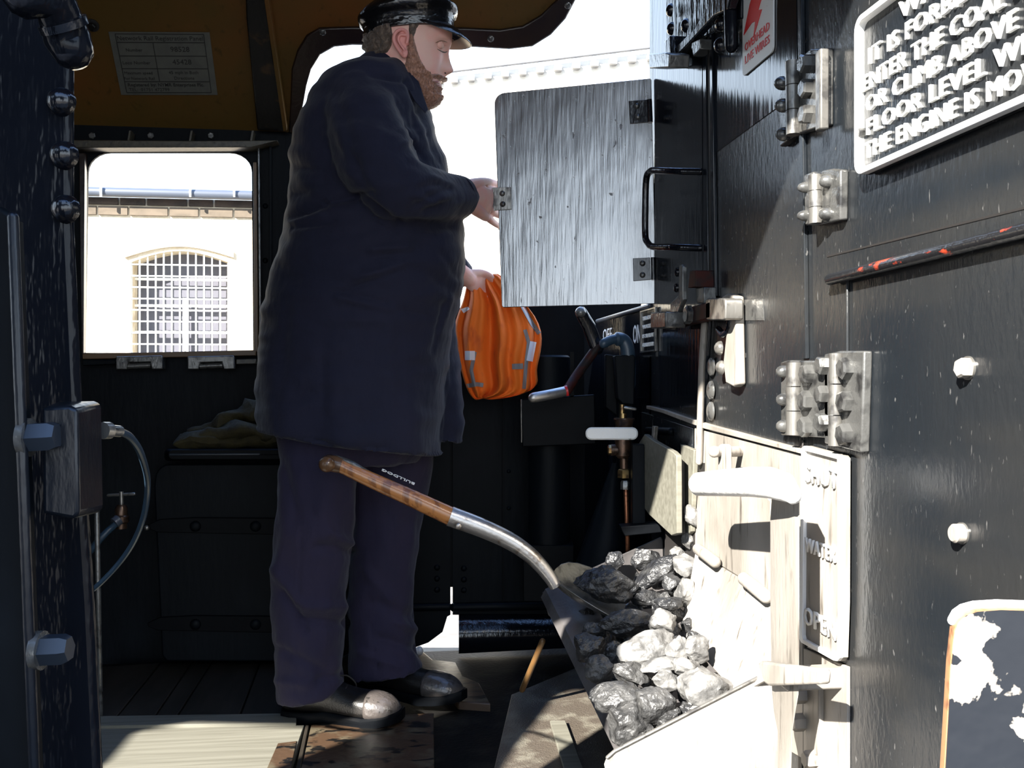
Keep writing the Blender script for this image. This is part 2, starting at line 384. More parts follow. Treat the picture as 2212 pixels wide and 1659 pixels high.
# bolts in the roof
bolt0 = None
for i, x in enumerate([200, 261, 318, 375, 432, 489, 641]):
    y = 54+(x-200)*.008 if x < 600 else 64
    p = onR(x, y, 0)
    if bolt0 is None:
        bolt0 = T('roof_bolt', '', 'bolt', p, 'nuts and bolts in the tan roof sheet')
        MB().lathe(p, RN, [(0, .019), (.004, .019), (.005, .017)], 20).build('washer', 'beam_black', bolt0)
        MB().hexa(p+RN*.005, RN, .011, .012).build('nut', 'beam_black', bolt0); rt = bolt0
    else:
        rt = bolt0.copy(); COL.objects.link(rt); rt.location = p
        for ch in list(bolt0.children):
            c = ch.copy(); COL.objects.link(c); c.parent = rt
    rt['label'] = ('black nut and washer in the tan roof, %s' % ['left end of row beside pillar', 'second from the left end of the row', 'third from the left end, above the notice',
        'fourth from the left end, above the notice', 'fifth from left, at notice corner', 'right end of row, clear of notice', 'alone between the roof rib and the doorway'][i])
# registration notice on the roof
q = [onR(222, 68, .002), onR(443, 72, .002), onR(470, 205, .002), onR(262, 205, .002)]
lab = T('registration_panel', 'grey printed registration notice with ruled rows stuck to the tan roof', 'notice', q[3])
U = (q[2]-q[3]).normalized(); Wd = (q[2]-q[3]).length; V = rs.copy(); Hd = (q[0]-q[3]).dot(V)
O = q[3]
holed([(0, 0), (Wd, 0), (Wd, Hd), (0, Hd)], [], O, U, V, .001).build('sheet', 'label_grey', lab)
def bar(m, a, b, w=.0022):
    a = Vector(a).to_3d(); b = Vector(b).to_3d()
    d = (b-a).normalized(); n = Vector((-d.y, d.x, 0))*w/2
    m.prism([O+U*p.x+V*p.y+RN*.0008 for p in (a+n, a-n, b-n, b+n)], RN*.0006)
m = MB(); e = .018
rows = [Hd*.97, Hd*.84, Hd*.63, Hd*.43, Hd*.22, Hd*.04]
for r in rows: bar(m, (e, r), (Wd-e, r))
bar(m, (e, rows[0]), (e, rows[-1])); bar(m, (Wd-e, rows[0]), (Wd-e, rows[-1])); bar(m, (Wd*.42, rows[1]), (Wd*.42, rows[4]))
m.build('ruled_lines', 'ink', lab, smooth=0)
def tx(s, u, v, h, al='CENTER', bold=0): return textmesh(s, O+U*(u*Wd)+V*(v*Hd)+RN*.001, U, V, height=h, depth=.0006, align=al, bold=bold)
letters([tx('Network Rail Registration Panel', .5, .875, .0135), tx('Number', .22, .70, .010), tx('98528', .68, .70, .016), tx('Loco Number', .22, .50, .010), tx('45428', .68, .50, .016),
       tx('Maximum speed', .22, .34, .009), tx('For Network Rail', .22, .25, .009), tx('45 mph in Both', .68, .345, .010), tx('Directions', .68, .255, .010),
       tx('Registered by: NYMR Enterprises Plc.', .48, .145, .0105, bold=.01), tx('TEL:  01751 472799', .30, .065, .0105)], 'ink', lab)
# ledge over the window
led = T('window_lintel_angle', 'greasy metal ledge with small brackets above the far window', 'ledge', onY(380, 310, 3.25))
MB().prism([onY(x, y, 3.235) for x, y in [(140, 302), (420, 304), (600, 303), (545, 318), (140, 319)]], (0, .065, 0)).build('shelf', 'ledge', led, bev=.002)
for x in (278, 411, 543):
    MB().prism([onY(x-3, 305, 3.24), onY(x+1, 305, 3.24), onY(x+5, 282, 3.24), onY(x+1, 282, 3.24)], (0, .05, 0)).build('bracket', 'ledge', led)
for x in (200, 326, 456):
    MB().hexa(onY(x, 294, 3.298), -NY, .011, .008).build('bolt', 'hinge_metal', led)
# window frame parts
def ybar(pts, Y, th, name, m, par=None, bev=.002): return yplate(pts, Y, th).build(name, m, par, bev=bev)
wf = T('cab_window', 'open cab side window with rounded upper corners and wooden sill', 'window', onY(365, 770, 3.26)); wf['kind'] = 'structure'; wf.name = 'window_1'
ybar([(178, 764), (552, 756), (552, 768), (178, 776)], 3.255, .05, 'window_sill', 'sill_wood', wf)
ybar([(547, 350), (554, 350), (558, 760), (549, 760)], 3.27, .03, 'window_jamb', 'sill_wood', wf)
ybar([(556, 318), (560, 318), (564, 770), (560, 770)], 3.27, .03, 'slide_rail', 'hinge_metal', wf)
ybar([(170, 330), (183, 330), (180, 765), (176, 765)], 3.27, .03, 'window_jamb', 'frame_brown', wf)
o = MB().loft([[onY(x, y, Y) for x, y in rr] for Y, rr in [(3.28, rrect(581, 305, 586, 880, 1)), (3.30, rrect(581, 305, 586, 880, 1))]]).build('trim_2', 'dark_wall', bev=.001); struct(o)
for y in (445, 563, 700): MB().hexa(onY(573, y, YB), -NY, .009, .007, n=14, dome=True).build('rivet', 'dark_wall', o)
hg = T('sill_hinge', 'pair of worn black fold-down hinges under the window sill', 'hinge', onY(380, 785, 3.25))
ybar([(178, 777), (250, 778), (250, 786), (178, 790)], 3.25, .05, 'hinge_plate', 'dark_wall', hg)
for x0 in (250, 405):
    ybar([(x0, 770), (x0+100, 768), (x0+102, 797), (x0+78, 798), (x0+74, 782), (x0+28, 783), (x0+24, 798), (x0, 798)], 3.235, .05, 'hinge_leaf', 'hinge_metal', hg, .003)
    MB().cyl(onY(x0+27, 791, 3.245), onY(x0+76, 789, 3.245), .009).build('hinge_pin', 'hinge_metal', hg)
ybar([(510, 776), (552, 775), (552, 786), (510, 787)], 3.25, .05, 'hinge_plate', 'ledge', hg)
# ---- seat
st = T('tip_up_seat', 'padded black tip-up seat on the locker below the far window', 'seat', onY(480, 1000, 3.1))
MB().loft([[onY(x, y, Y) for x, y in rrect(355+k, 969+k*.4, 640-k, 996-k*.5, 10)] for Y, k in ((3.02, 9), (3.035, 2), (3.06, 0), (3.27, 0))]).build('seat_pad', 'dark_matt', st)
MB().tube([onY(368, 982, 3.022), onY(560, 981, 3.022)], .004, 10).build('piping', 'bolt_blue', st)
lk = T('seat_locker', 'black steel locker with two riveted straps below the padded seat', 'locker', onY(470, 1430, 3.2))
MB().loft([[onY(x, y, 3.12) for x, y in [(350, 1415), (345, 1300), (333, 1050)]+arc(365, 1035, 30, 32, 180, 270, 5)+[(690, 1002), (690, 1428), (360, 1428)]],
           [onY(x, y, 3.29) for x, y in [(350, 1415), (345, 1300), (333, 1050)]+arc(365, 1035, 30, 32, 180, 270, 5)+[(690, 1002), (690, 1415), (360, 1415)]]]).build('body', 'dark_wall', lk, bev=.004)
for y0, h in ((1118, 38), (1330, 38)):
    s_ = yplate([(318, y0+16), (345, y0+4), (420, y0), (640, y0+2), (640, y0+h), (340, y0+h-6), (320, y0+24)], 3.11, .012).build('strap', 'dark_matt', lk, bev=.002)
    for x in (422, 552): MB().hexa(onY(x, y0+h/2, 3.11), -NY, .017, .008, n=16, dome=True).build('rivet', 'dark_wall', s_)
MB().ball(onY(317, 1140, 3.1), .008, 8).build('hinge_pin', 'worn_steel', lk)
rg = T('glove_pile', 'crumpled mustard brown work gloves heaped on the black seat', 'gloves', onY(490, 965, 3.12))
m = MB()
m.tube(smoothpath([onY(400, 955, 3.1), onY(450, 952, 3.1), onY(520, 950, 3.12), onY(620, 945, 3.15)]), .03, 14, flat=1.5)
m.tube(smoothpath([onY(420, 935, 3.14), onY(470, 915, 3.14), onY(540, 895, 3.16), onY(620, 885, 3.18)]), [.016]*6+[.03]*6+[.042]*7, 14, flat=1.4)
m.tube(smoothpath([onY(430, 950, 3.09), onY(500, 930, 3.09), onY(570, 935, 3.1)]), .022, 14, flat=1.4)
ob = m.build('fabric', 'rag', rg)
for v in ob.data.vertices: v.co += Vector((noise.noise(v.co*28), noise.noise(v.co*28+Vector((5, 5, 5))), noise.noise(v.co*22+Vector((9, 0, 0)))))*.018
# ---- gates across the far doorway
ga = T('cab_gate', 'left leaf of the black steel cab gates behind the fireman', 'gate', onY(925, 1390, 3.28), 'cab gates')
yplate([(700, 690), (972, 690), (973, 1328), (966, 1332), (956, 1365), (925, 1388), (898, 1398), (770, 1398), (752, 1385), (700, 1385)], 3.27, .008).build('panel', 'dark_wall', ga)
for y in (1226, 1250, 1274): MB().hexa(onY(944, y, 3.27), -NY, .010, .007, n=14, dome=True).build('rivet', 'dark_wall', ga)
MB().tube([onY(885, 1312, 3.265), onY(969, 1311, 3.265)], .013, 12).build('bead', 'dark_wall', ga)
gb = T('cab_gate', 'right leaf of the black steel cab gates, behind the shovel shaft', 'gate', onY(1100, 1390, 3.28), 'cab gates')
yplate([(969, 690), (984, 690), (984, 1268), (969, 1268)], 3.283, .004).build('cover_strip', 'dark_matt', ga)
yplate([(978, 665), (1262, 665), (1262, 1330), (978, 1328)], 3.27, .008).build('panel', 'dark_wall', gb)
for y in (1228, 1252, 1275): MB().hexa(onY(1002, y, 3.27), -NY, .010, .007, n=14, dome=True).build('rivet', 'dark_wall', gb)
for y in (1018, 1098): MB().hexa(onY(1099, y, 3.27), -NY, .007, .005, n=14, dome=True).build('rivet', 'dark_wall', gb)
MB().tube([onY(981, 1312, 3.262), onY(1190, 1308, 3.262)], .015, 12).build('bead', 'dark_wall', gb)
yplate([(1085, 690), (1088, 690), (1088, 1310), (1085, 1310)], 3.262, .01).build('seam_strip', 'dark_matt', gb)
m = MB(); rr = []
for i in range(9):
    a = i/8; y = 1326+a*86; off = .05*math.sin(a*PI*.8)
    rr.append([onY(991, y, 3.27-off), onY(1262, y-a*14, 3.27-off), onY(1262, y-a*14, 3.275-off), onY(991, y, 3.275-off)])
m.loft(rr).build('skirt', 'black_gloss', gb)
sc = T('doorway_return', 'plain black sheet closing the gap between the far gate and the tender', 'panel', (.72, 3.6, 0))
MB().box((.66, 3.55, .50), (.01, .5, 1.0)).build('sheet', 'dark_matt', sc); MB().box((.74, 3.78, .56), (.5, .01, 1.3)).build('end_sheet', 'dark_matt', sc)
stp = T('door_step', 'pale worn plank step outside, showing white under the gates', 'step', onY(960, 1440, 3.3))
MB().prism([onZ(x, y, -.012) for x, y in [(893, 1399), (1040, 1399), (1075, 1442), (905, 1455)]], (0, 0, -.03)).build('tread', 'pale_board', stp)
# worn timber ledge just inside the gap
lp = T('worn_step_timber', 'splintered light brown timber edge beside the far boot toe', 'timber', onZ(960, 1480, 0))
m = MB(); zz = [.03, .0]
m.prism([onZ(x, y, .012) for x, y in [(893, 1402), (905, 1400), (935, 1425), (985, 1430), (1000, 1460), (1035, 1475), (1060, 1520), (990, 1515), (950, 1470), (905, 1440)]], (0, 0, -.03))
m.build('block', 'brown_ply', lp, bev=.003)
MB().ball(onZ(893, 1407, .03), .016, 8, sc=(1.1, 1, .9)).build('knob', 'white_paint', lp); MB().ball(onZ(906, 1406, .03), .016, 8, sc=(.8, 1, .9)).build('knob', 'white_paint', lp)
# ---- things at the left
tp = T('water_tap', 'small brass tap with a T-shaped key behind the electrical box', 'tap', C(262, 1100, 2.9))
MB().tube([C(234, 1070, 2.9), C(290, 1067, 2.9)], .0045, 8).build('tee_handle', 'worn_steel', tp)
MB().cyl(C(262, 1062, 2.9), C(263, 1095, 2.9), .006).build('spindle', 'worn_steel', tp)
MB().lathe(C(262, 1090, 2.9), -UP, [(0, .012), (.01, .018), (.03, .018), (.034, .022), (.05, .022), (.055, .016), (.07, .016)]).build('body', 'bronze_dark', tp)
MB().tube(smoothpath([C(262, 1120, 2.9), C(252, 1130, 2.88), C(225, 1155, 2.85), C(195, 1190, 2.85)]), .010, 12).build('outlet_pipe', 'blue_hose', tp)
MB().cyl(C(247, 1130, 2.87), C(257, 1122, 2.88), .016).build('collar', 'gutter_grey', tp)
pipe = T('riser_pipe', 'thin dark vertical pipe behind the black pillar', 'pipe', C(212, 1500, 2.6))
MB().tube([C(209, 1090, 2.6), C(217, 1552, 2.6)], .007, 10).build('pipe', 'hinge_metal', pipe)
MB().hexa(C(209, 1090, 2.6), UP, .011, .012).build('union', 'hinge_metal', pipe)
# pillar beside the camera
pi = T('black_pillar', 'tall glossy black steel pillar with domed rivets at the left edge', 'pillar', C(110, 1659, 1.151))
m = MB()
Lp = [(-40, -160), (140, -160), (160, 130), (160, 480), (178, 880), (205, 1300), (222, 1660), (232, 1950), (-40, 1950)]
m.loft([[C(x, y, 1.133) for x, y in Lp], [C(x, y, 1.175) for x, y in Lp]]); m.build('post', 'black_wavy', pi, bev=.012)
for x, y in ((134, 221), (140, 336), (143, 452)):
    MB().hexa(C(x, y, 1.133), -FW, .0165, .016, n=24, dome=True).build('rivet', 'black_gloss', pi)
MB().prism([C(x, y, 1.027) for x, y in [(-12, 440), (20, 458), (34, 475), (78, 1660), (90, 1950), (-12, 1950)]], FW*.02).build('edge_plate', 'dark_wall', pi, bev=.005)
MB().tube([C(28, 470, 1.018), C(76, 1700, 1.018)], .006, 10).build('edge_bead', 'box_paint', pi)
rl = T('handrail_end', 'thick black handrail end hanging into the top left corner', 'handrail', C(130, 60, 0.974))
pth = [C(60, -12, 0.956), C(115, 0, 0.974), C(136, 55, 0.991), C(146, 84, 1.000), C(155, 105, 1.000)]
MB().tube(pth, [.0235, .0225, .0215, .023, .021], 24).build('rail', 'black_wavy', rl)
MB().tube([C(134, 45, 0.987), C(141, 62, 0.991)], .0242, 24, ends=False).build('ferrule', 'black_gloss', rl)
bx = T('electrical_box', 'blue-black metal box with rubbed edges bolted to the pillar', 'box', C(150, 1120, 1.018))
m = MB()
fr = [(92, 880), (165, 868), (165, 1122), (92, 1112)]
m.loft([[C(x, y, 1.035) for x, y in [(90, 880), (150, 876), (168, 885), (172, 1110), (160, 1122), (92, 1110)]], [C(x, y, 1.124) for x, y in [(120, 868), (205, 866), (220, 872), (224, 1098), (212, 1108), (140, 1105)]]])
m.build('case', 'box_paint', bx, bev=.004)
for (x, y) in ((75, 945), (102, 1405)):
    b_ = bx if y < 1000 else pi
    MB().hexa(C(x-22, y, 1.027), (RT+UP*.05), .016, .034, rot=.3).build('bolt', 'bolt_blue', b_)
    MB().lathe(C(x-26, y, 1.027), RT, [(0, .02), (.008, .02)]).build('washer', 'hinge_metal', b_)
cb = T('cable', 'thin blue-grey cable looping from the electrical box to the floor', 'cable', C(320, 1000, 1.6))
MB().cyl(C(222, 930, 1.15), C(236, 930, 1.16), .010, n=12).build('gland', 'worn_steel', cb)
MB().cyl(C(236, 930, 1.16), C(258, 932, 1.18), .007, n=12).build('gland_nut', 'hinge_metal', cb)
MB().tube(smoothpath([C(255, 931, 1.175), C(282, 945, 1.25), C(306, 985, 1.35), (C(319, 1050, 1.55)), C(306, 1130, 1.65), C(270, 1200, 1.75), C(205, 1270, 1.8), C(150, 1300, 1.9)]), .0048, 10).build('sheath', 'blue_hose', cb)
# near cab side behind the camera's left: sheet, window opening and eave (casts the shade)
nearo = [(-2.6, -.2), (-1.62, -.2), (-1.30, .75), (-1.05, 1.05), (-1.07, 1.33), (-1.14, 1.46), (-1.20, 1.6), (-1.27, 1.75), (-1.20, 1.92), (-.98, 2.05), (-.76, 2.13), (-.55, 2.20), (.0, 2.24), (.60, 2.26), (.60, 2.30), (-2.6, 2.30)]
hole1 = [(-1.97, 1.30), (-2.06, 1.45), (-2.2, 1.6), (-2.1, 1.63), (-1.75, 1.58), (-1.64, 1.59), (-1.61, 1.70), (-1.50, 1.70), (-1.58, 1.45), (-1.60, 1.3)]
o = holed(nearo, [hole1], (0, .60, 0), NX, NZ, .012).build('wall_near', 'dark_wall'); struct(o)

ng = T('near_shade_panel', 'unseen black panel with rounded top added left of the viewpoint to shade the coal', 'gate', (-.72, .6, 0))  # added out of view, outlined to cast the shade band over the coal
m = MB(); m.prism([(x, .625, z) for x, z in [(-.90, -.2), (-.90, 1.55), (-.95, 1.71), (-1.10, 1.74), (-1.24, 1.76), (-1.24, 1.88), (-1.05, 1.93), (-.90, 1.88), (-.76, 1.74), (-.66, 1.58), (-.61, 1.38), (-.60, 1.1), (-.62, -.2)]], (0, .012, 0)); m.build('panel', 'dark_wall', ng)
# ================================================================== TENDER FRONT (plane x = .75)
P = lambda pts, X=TX: [onX(x, y, X) for x, y in pts]
tf = T('tender_front', 'scuffed black painted steel front of the tender with bolted panels', 'tender', (TX, 2, 0))
m = MB(); m.prism([(TX, .55, -.6), (TX, 2.745, -.6), (TX, 2.745, 2.3), (TX, .55, 2.3)], (.02, 0, 0)); m.build('main_sheet', 'tender_paint', tf)
m = MB(); zt = onX(1418, 657, TX).z
m.prism([(TX, 2.75, -.6), (TX, 3.7, -.6), (TX, 3.7, zt-.35), (TX, 3.45, zt), (TX, 2.75, zt)], (.02, 0, 0)); m.build('lower_sheet', 'black_gloss', tf)
MB().tube([(TX-.004, 3.45, zt), (TX-.004, 2.75, zt)], .007, 10).build('top_bead', 'gutter_grey', tf)
m = MB(); m.prism([(TX, 2.745, -.6), (1.3, 2.745, -.6), (1.3, 2.745, 2.3), (TX, 2.745, 2.3)], (0, .02, 0)); m.build('end_sheet', 'black_gloss', tf)
# seams and raised edges
def strip(pts, name, m_, X=.742, th=.008, par=tf, bev=.0015): return xplate(pts, X, th).build(name, m_, par, bev=bev)
strip([(1517, -60), (1523, -60), (1530, 700), (1512, 995), (1503, 995), (1520, 700)], 'seam_edge', 'tender_gloss')
strip([(1524, -60), (1531, -60), (1537, 640), (1532, 640)], 'seam_gap', 'ink', .746, .004)
strip([(1531, -60), (1536, -60), (1544, 640), (1537, 640)], 'seam_edge', 'tender_gloss')
strip([(1721, -60), (1729, -60), (1740, 775), (1731, 775)], 'seam_edge', 'tender_paint')
strip([(1729, 320), (1736, 320), (1742, 775), (1740, 775)], 'seam_gap', 'ink', .746, .004)
strip([(1727, 950), (1733, 950), (1730, 1400), (1733, 1750), (1722, 1750), (1722, 1400)], 'seam_gap', 'ink', .746, .004)
strip([(1826, 600), (1829, 600), (1829, 970), (1826, 970)], 'panel_edge', 'tender_paint', .745, .005)
strip([(1396, 876), (1430, 884), (1520, 914), (1735, 972), (1735, 982), (1520, 926), (1430, 892), (1396, 883)], 'angle_bead', 'dusty_metal', .738, .012)
strip([(1500, 925), (1735, 984), (1730, 1100), (1735, 1640), (1500, 1500)], 'lower_plate', 'dusty_metal', .744, .006)
strip([(1385, 890), (1496, 925), (1490, 1160), (1390, 1040)], 'lower_plate', 'tender_paint', .744, .006)
strip([(1735, 1400), (1830, 1440), (1830, 1800), (1735, 1800)], 'lower_plate', 'dusty_metal', .744, .006)
strip([(1594, 648), (1648, 646), (1650, 692), (1606, 692)], 'worn_patch', 'hinge_metal', .749, .001, bev=0)
# locker section beyond the first seam is darker, glossier
strip([(1410, -60), (1516, -60), (1517, 560), (1417, 560)], 'locker_sheet', 'tender_gloss', .747, .004, bev=0)
strip([(1420, 560), (1517, 560), (1515, 880), (1425, 880)], 'locker_sheet', 'tender_gloss', .747, .004, bev=0)
strip([(1545, -60), (1720, -60), (1722, 200), (1545, 330)], 'glossy_sheet', 'tender_gloss', .748, .003, bev=0)
# --- cupboard flap door held open
fd = T('locker_door', 'blue-black steel locker door swung open, held by the fireman', 'locker door', C(1412, 420, 2.8))
a, b, c = C(1412, 170, 2.79), C(1417, 655, 2.79), C(1068, 205, 2.85)
DN = (b-a).cross(c-a).normalized()
if DN.dot(CAM-a) < 0: DN = -DN
def onD(px, py, off=0): return onP(px, py, a+DN*off, DN)
o = MB().prism([onD(x, y) for x, y in [(1404, 169), (1407, 172), (1418, 655), (1416, 656), (1087, 664), (1084, 661), (1068, 232)]+arc(1092, 224, 24, 24, 180, 265, 6)], -DN*.007).build('panel', 'flap_paint', fd, bev=.0015)
def leaf(pts, bl, par, nm='hinge_leaf', m_='black_gloss'):
    q = MB().prism([onD(x, y, .005) for x, y in pts], -DN*.005).build(nm, m_, par, bev=.001)
    for x, y in bl: MB().hexa(onD(x, y, .005), DN, .0085, .007, n=12, dome=True).build('bolt', 'hinge_metal', q)
    return q
leaf([(1358, 218), (1398, 215), (1400, 264), (1361, 267)], [(1376, 229), (1378, 253)], fd)
leaf([(1367, 558), (1404, 556), (1406, 604), (1368, 607)], [(1388, 569), (1388, 594)], fd)
leaf([(1062, 405), (1104, 404), (1105, 452), (1063, 455)], [(1085, 418), (1086, 441)], fd, 'catch_plate', 'worn_steel')
MB().cyl(onD(1403, 215, .008), onD(1405, 264, .008), .007, n=14).build('knuckle', 'black_gloss', fd)
MB().cyl(onD(1411, 556, .008), onD(1412, 604, .008), .007, n=14).build('knuckle', 'black_gloss', fd)
MB().cyl(onD(1053, 409, .010), onD(1054, 455, .010), .0085, n=14).build('rolled_catch', 'worn_steel', fd)
MB().prism([onD(x, y, .006) for x, y in [(1050, 408), (1068, 406), (1069, 455), (1051, 455)]], -DN*.005).build('catch_tongue', 'worn_steel', fd)
# --- grab handle
gh = T('grab_handle', 'bent black tubular grab handle beside the open locker door', 'handle', onX(1515, 450, TX))
MB().tube(smoothpath([onX(1515, 371, .75), onX(1460, 370, .70), onX(1418, 368, .672), onX(1404, 371, .668), onX(1396, 388, .667), onX(1394, 450, .667), onX(1394, 508, .667), onX(1399, 524, .668), onX(1412, 533, .672), onX(1460, 534, .70), onX(1515, 536, .75)], 5), .0085, 14).build('bar', 'black_gloss', gh)
# --- upper latch
la = T('upper_latch', 'heavy black bolted latch with a slanting arm at the top of the tender', 'latch', onX(1500, 100, TX))
xplate([(1436, -60), (1440, 60), (1438, 90), (1447, 100), (1450, 140), (1492, 95), (1560, 60), (1600, 40), (1600, -60)], .738, .012).build('back_plate', 'black_wavy', la, bev=.003)
xplate([(1448, 135), (1447, 112), (1500, 62), (1530, 8), (1545, -60), (1590, -60), (1572, 20), (1540, 35), (1492, 88)], .712, .02).build('arm', 'black_gloss', la, bev=.003)
xplate([(1402, 116), (1436, 113), (1446, 116), (1444, 146), (1402, 148)], .66, .05).build('catch_block', 'hinge_metal', la, bev=.003)
xplate([(1434, 90), (1447, 76), (1450, 140), (1436, 147)], .70, .04).build('catch_cheek', 'black_gloss', la, bev=.003)
MB().tube([onX(1577, -60, .725), onX(1580, 100, .725)], .014, 16).build('roller', 'black_wavy', la)
for x, y in ((1450, 22), (1452, 62), (1483, 55), (1558, 52), (1556, 98), (1507, 100)):
    MB().hexa(onX(x, y, .73), -NX, .017, .014, n=18, dome=True).build('rivet', 'black_gloss', la)
xplate([(1494, 92), (1512, 84), (1512, 106), (1497, 122)], .715, .03).build('lug', 'hinge_metal', la, bev=.002)
# --- overhead wires sign
sg = T('warning_sign', 'white and red overhead live wires sign with a lightning bolt', 'sign', onX(1640, 100, TX))
p0 = onX(1604, 165, .744); p1 = onX(1670, 112, .744); zb = (p0.z+p1.z)/2
ya, yb_ = p0.y, p1.y; w = ya-yb_; H = .265; r = .012
def O_(u, v): return Vector((.744, ya-u, zb+v))
rr_ = [(w-r+r*math.cos(t), H-r+r*math.sin(t)) for t in [i*PI/10 for i in range(6)]]+[(r+r*math.cos(t), H-r+r*math.sin(t)) for t in [PI/2+i*PI/10 for i in range(6)]]+[(r+r*math.cos(t), r+r*math.sin(t)) for t in [PI+i*PI/10 for i in range(6)]]+[(w-r+r*math.cos(t), r+r*math.sin(t)) for t in [1.5*PI+i*PI/10 for i in range(6)]]
MB().prism([O_(u, v) for u, v in rr_], (.003, 0, 0)).build('sign_board', 'sign_white', sg)
letters([textmesh('LIVE WIRES', O_(w*.5, .022)-NX*.0004, -NY, NZ, width=w*.8, height=.0165, depth=.001, align='CENTER'),
       textmesh('OVERHEAD', O_(w*.5, .048)-NX*.0004, -NY, NZ, width=w*.8, height=.0165, depth=.001, align='CENTER'),
       textmesh('DANGER', O_(w*.5, .185)-NX*.0004, -NY, NZ, width=w*.8, height=.022, depth=.001, align='CENTER', bold=.01)], 'red_paint', sg)
bp = [(1606, 76), (1619, 10), (1626, -12), (1647, -12), (1637, 22), (1645, 20), (1627, 80), (1631, 46), (1623, 50)]
xplate(bp, .7425, .0012).build('lightning_bolt', 'red_paint', sg, smooth=0)
# --- cast warning plate
cp = T('cast_notice_plate', 'cast plate with raised white capitals forbidding entry to the coal space', 'notice plate', onX(2000, 200, TX))
Yl = 1.472; Yr = .955; z0, z1 = 1.203, 1.448; Xp = .738
def PO(y, z, x=Xp): return Vector((x, y, z))
def ringp(e, r=.02):
    pts = []
    for (cy, cz, a0) in ((Yr+r+e, z1-r-e, 0), (Yl-r-e, z1-r-e, 90), (Yl-r-e, z0+r+e, 180), (Yr+r+e, z0+r+e, 270)):
        for i in range(6):
            a = math.radians(a0+i*18); pts.append((-(cy-r*math.cos(a)), cz+r*math.sin(a)))
    return pts
holed(ringp(0), [], (Xp+.004, 0, 0), -NY, NZ, .008).build('back_plate', 'tender_paint', cp)
rim = holed(ringp(0, .022), [ringp(.010, .014)], (Xp-.005, 0, 0), -NY, NZ, .014).build('rim', 'letter_white', cp, bev=.002)
L = [('WARNING', 1.350, 1.4045), ('IT IS FORBIDDEN TO', 1.441, 1.369), ('ENTER THE COAL SPACE', 1.460, 1.332), ('OR CLIMB ABOVE CAB', 1.449, 1.297), ('FLOOR LEVEL WHEN', 1.447, 1.262), ('THE ENGINE IS MOVING', 1.455, 1.227)]
Yc = 1.213
letters([textmesh(s, PO(Yc, z), -NY, NZ, width=2*(y-Yc), height=.0245, depth=.005, align='CENTER', space=1.08) for s, y, z in L], 'letter_white', cp)
for x, y in ((1862, 72), (1866, 288)): MB().hexa(onX(x, y, Xp), -NX, .008, .010).build('bolt', 'hinge_metal', cp)
# --- hinges
def hinge(name, label, parts, group=None):
    root = bpy.data.objects.new(name, None); COL.objects.link(root); root.parent = tf; root.matrix_parent_inverse = Matrix.Translation(-tf.location); root['label'] = label
    for pl in parts.get('leaf', []): xplate(pl, parts.get('X', .735), .015).build('leaf', 'hinge_metal', root, bev=.003)
    for (x0, y0, x1, y1, rr) in parts.get('knuckle', []):
        A_, B_ = onX(x0, y0, .728), onX(x1, y1, .728); k = 3
        for i in range(k):
            MB().cyl(A_.lerp(B_, i/k+.006), A_.lerp(B_, (i+1)/k-.006), rr, n=20).build('knuckle', parts.get('km', 'worn_steel'), root)
    for (x, y, r_, *dm) in parts.get('bolt', []):
        MB().hexa(onX(x, y, parts.get('X', .735)), -NX, r_, .016, n=6 if not dm else 18, dome=bool(dm), rot=R.random()).build('bolt', 'hinge_metal', root)
    return root
hinge('door_hinge', 'tall three-bolt hinge high on the tender beside the overhead wires sign', dict(base=onX(1730, 300, TX), leaf=[[(1684, 205), (1700, 170), (1718, 160), (1718, 290), (1684, 318)], [(1722, 130), (1750, 105), (1783, 105), (1783, 270), (1722, 290)]],
      knuckle=[(1712, 132, 1714, 292, .013)], bolt=[(1746, 138, .017), (1748, 192, .017), (1748, 247, .017), (1691, 180, .013, 1), (1692, 228, .013, 1), (1694, 290, .013, 1)]))
MB().box(onX(1776, 195, .728), (.016, .022, .135)).build('cover_strip', 'worn_steel', bpy.data.objects['door_hinge'], bev=.003)
hinge('door_hinge', 'short hinge with four dome screws below the cast notice plate', dict(base=onX(1775, 480, TX), leaf=[[(1736, 378), (1756, 370), (1756, 485), (1738, 487)], [(1758, 372), (1797, 364), (1815, 366), (1814, 475), (1758, 488)]],
      knuckle=[(1761, 378, 1763, 484, .012)], bolt=[(1790, 392, .012, 1), (1789, 462, .012, 1), (1742, 405, .010, 1), (1741, 466, .010, 1)]))
hg2 = hinge('door_hinge', 'large double-leaf hinge with nine hexagon bolts above the valve position plate', dict(base=onX(1780, 970, TX), leaf=[[(1686, 782), (1700, 778), (1788, 780), (1790, 946), (1686, 940)], [(1780, 765), (1812, 758), (1866, 758), (1860, 978), (1780, 958)]],
      knuckle=[(1716, 782, 1715, 940, .014), (1806, 762, 1804, 964, .011)],
      bolt=[(1695, 802, .012, 1), (1695, 863, .012, 1), (1695, 920, .012, 1), (1750, 808, .018), (1747, 866, .018), (1746, 922, .018), (1784, 790, .016), (1783, 852, .016), (1782, 912, .016), (1834, 796, .018), (1833, 868, .018), (1832, 938, .018)]))
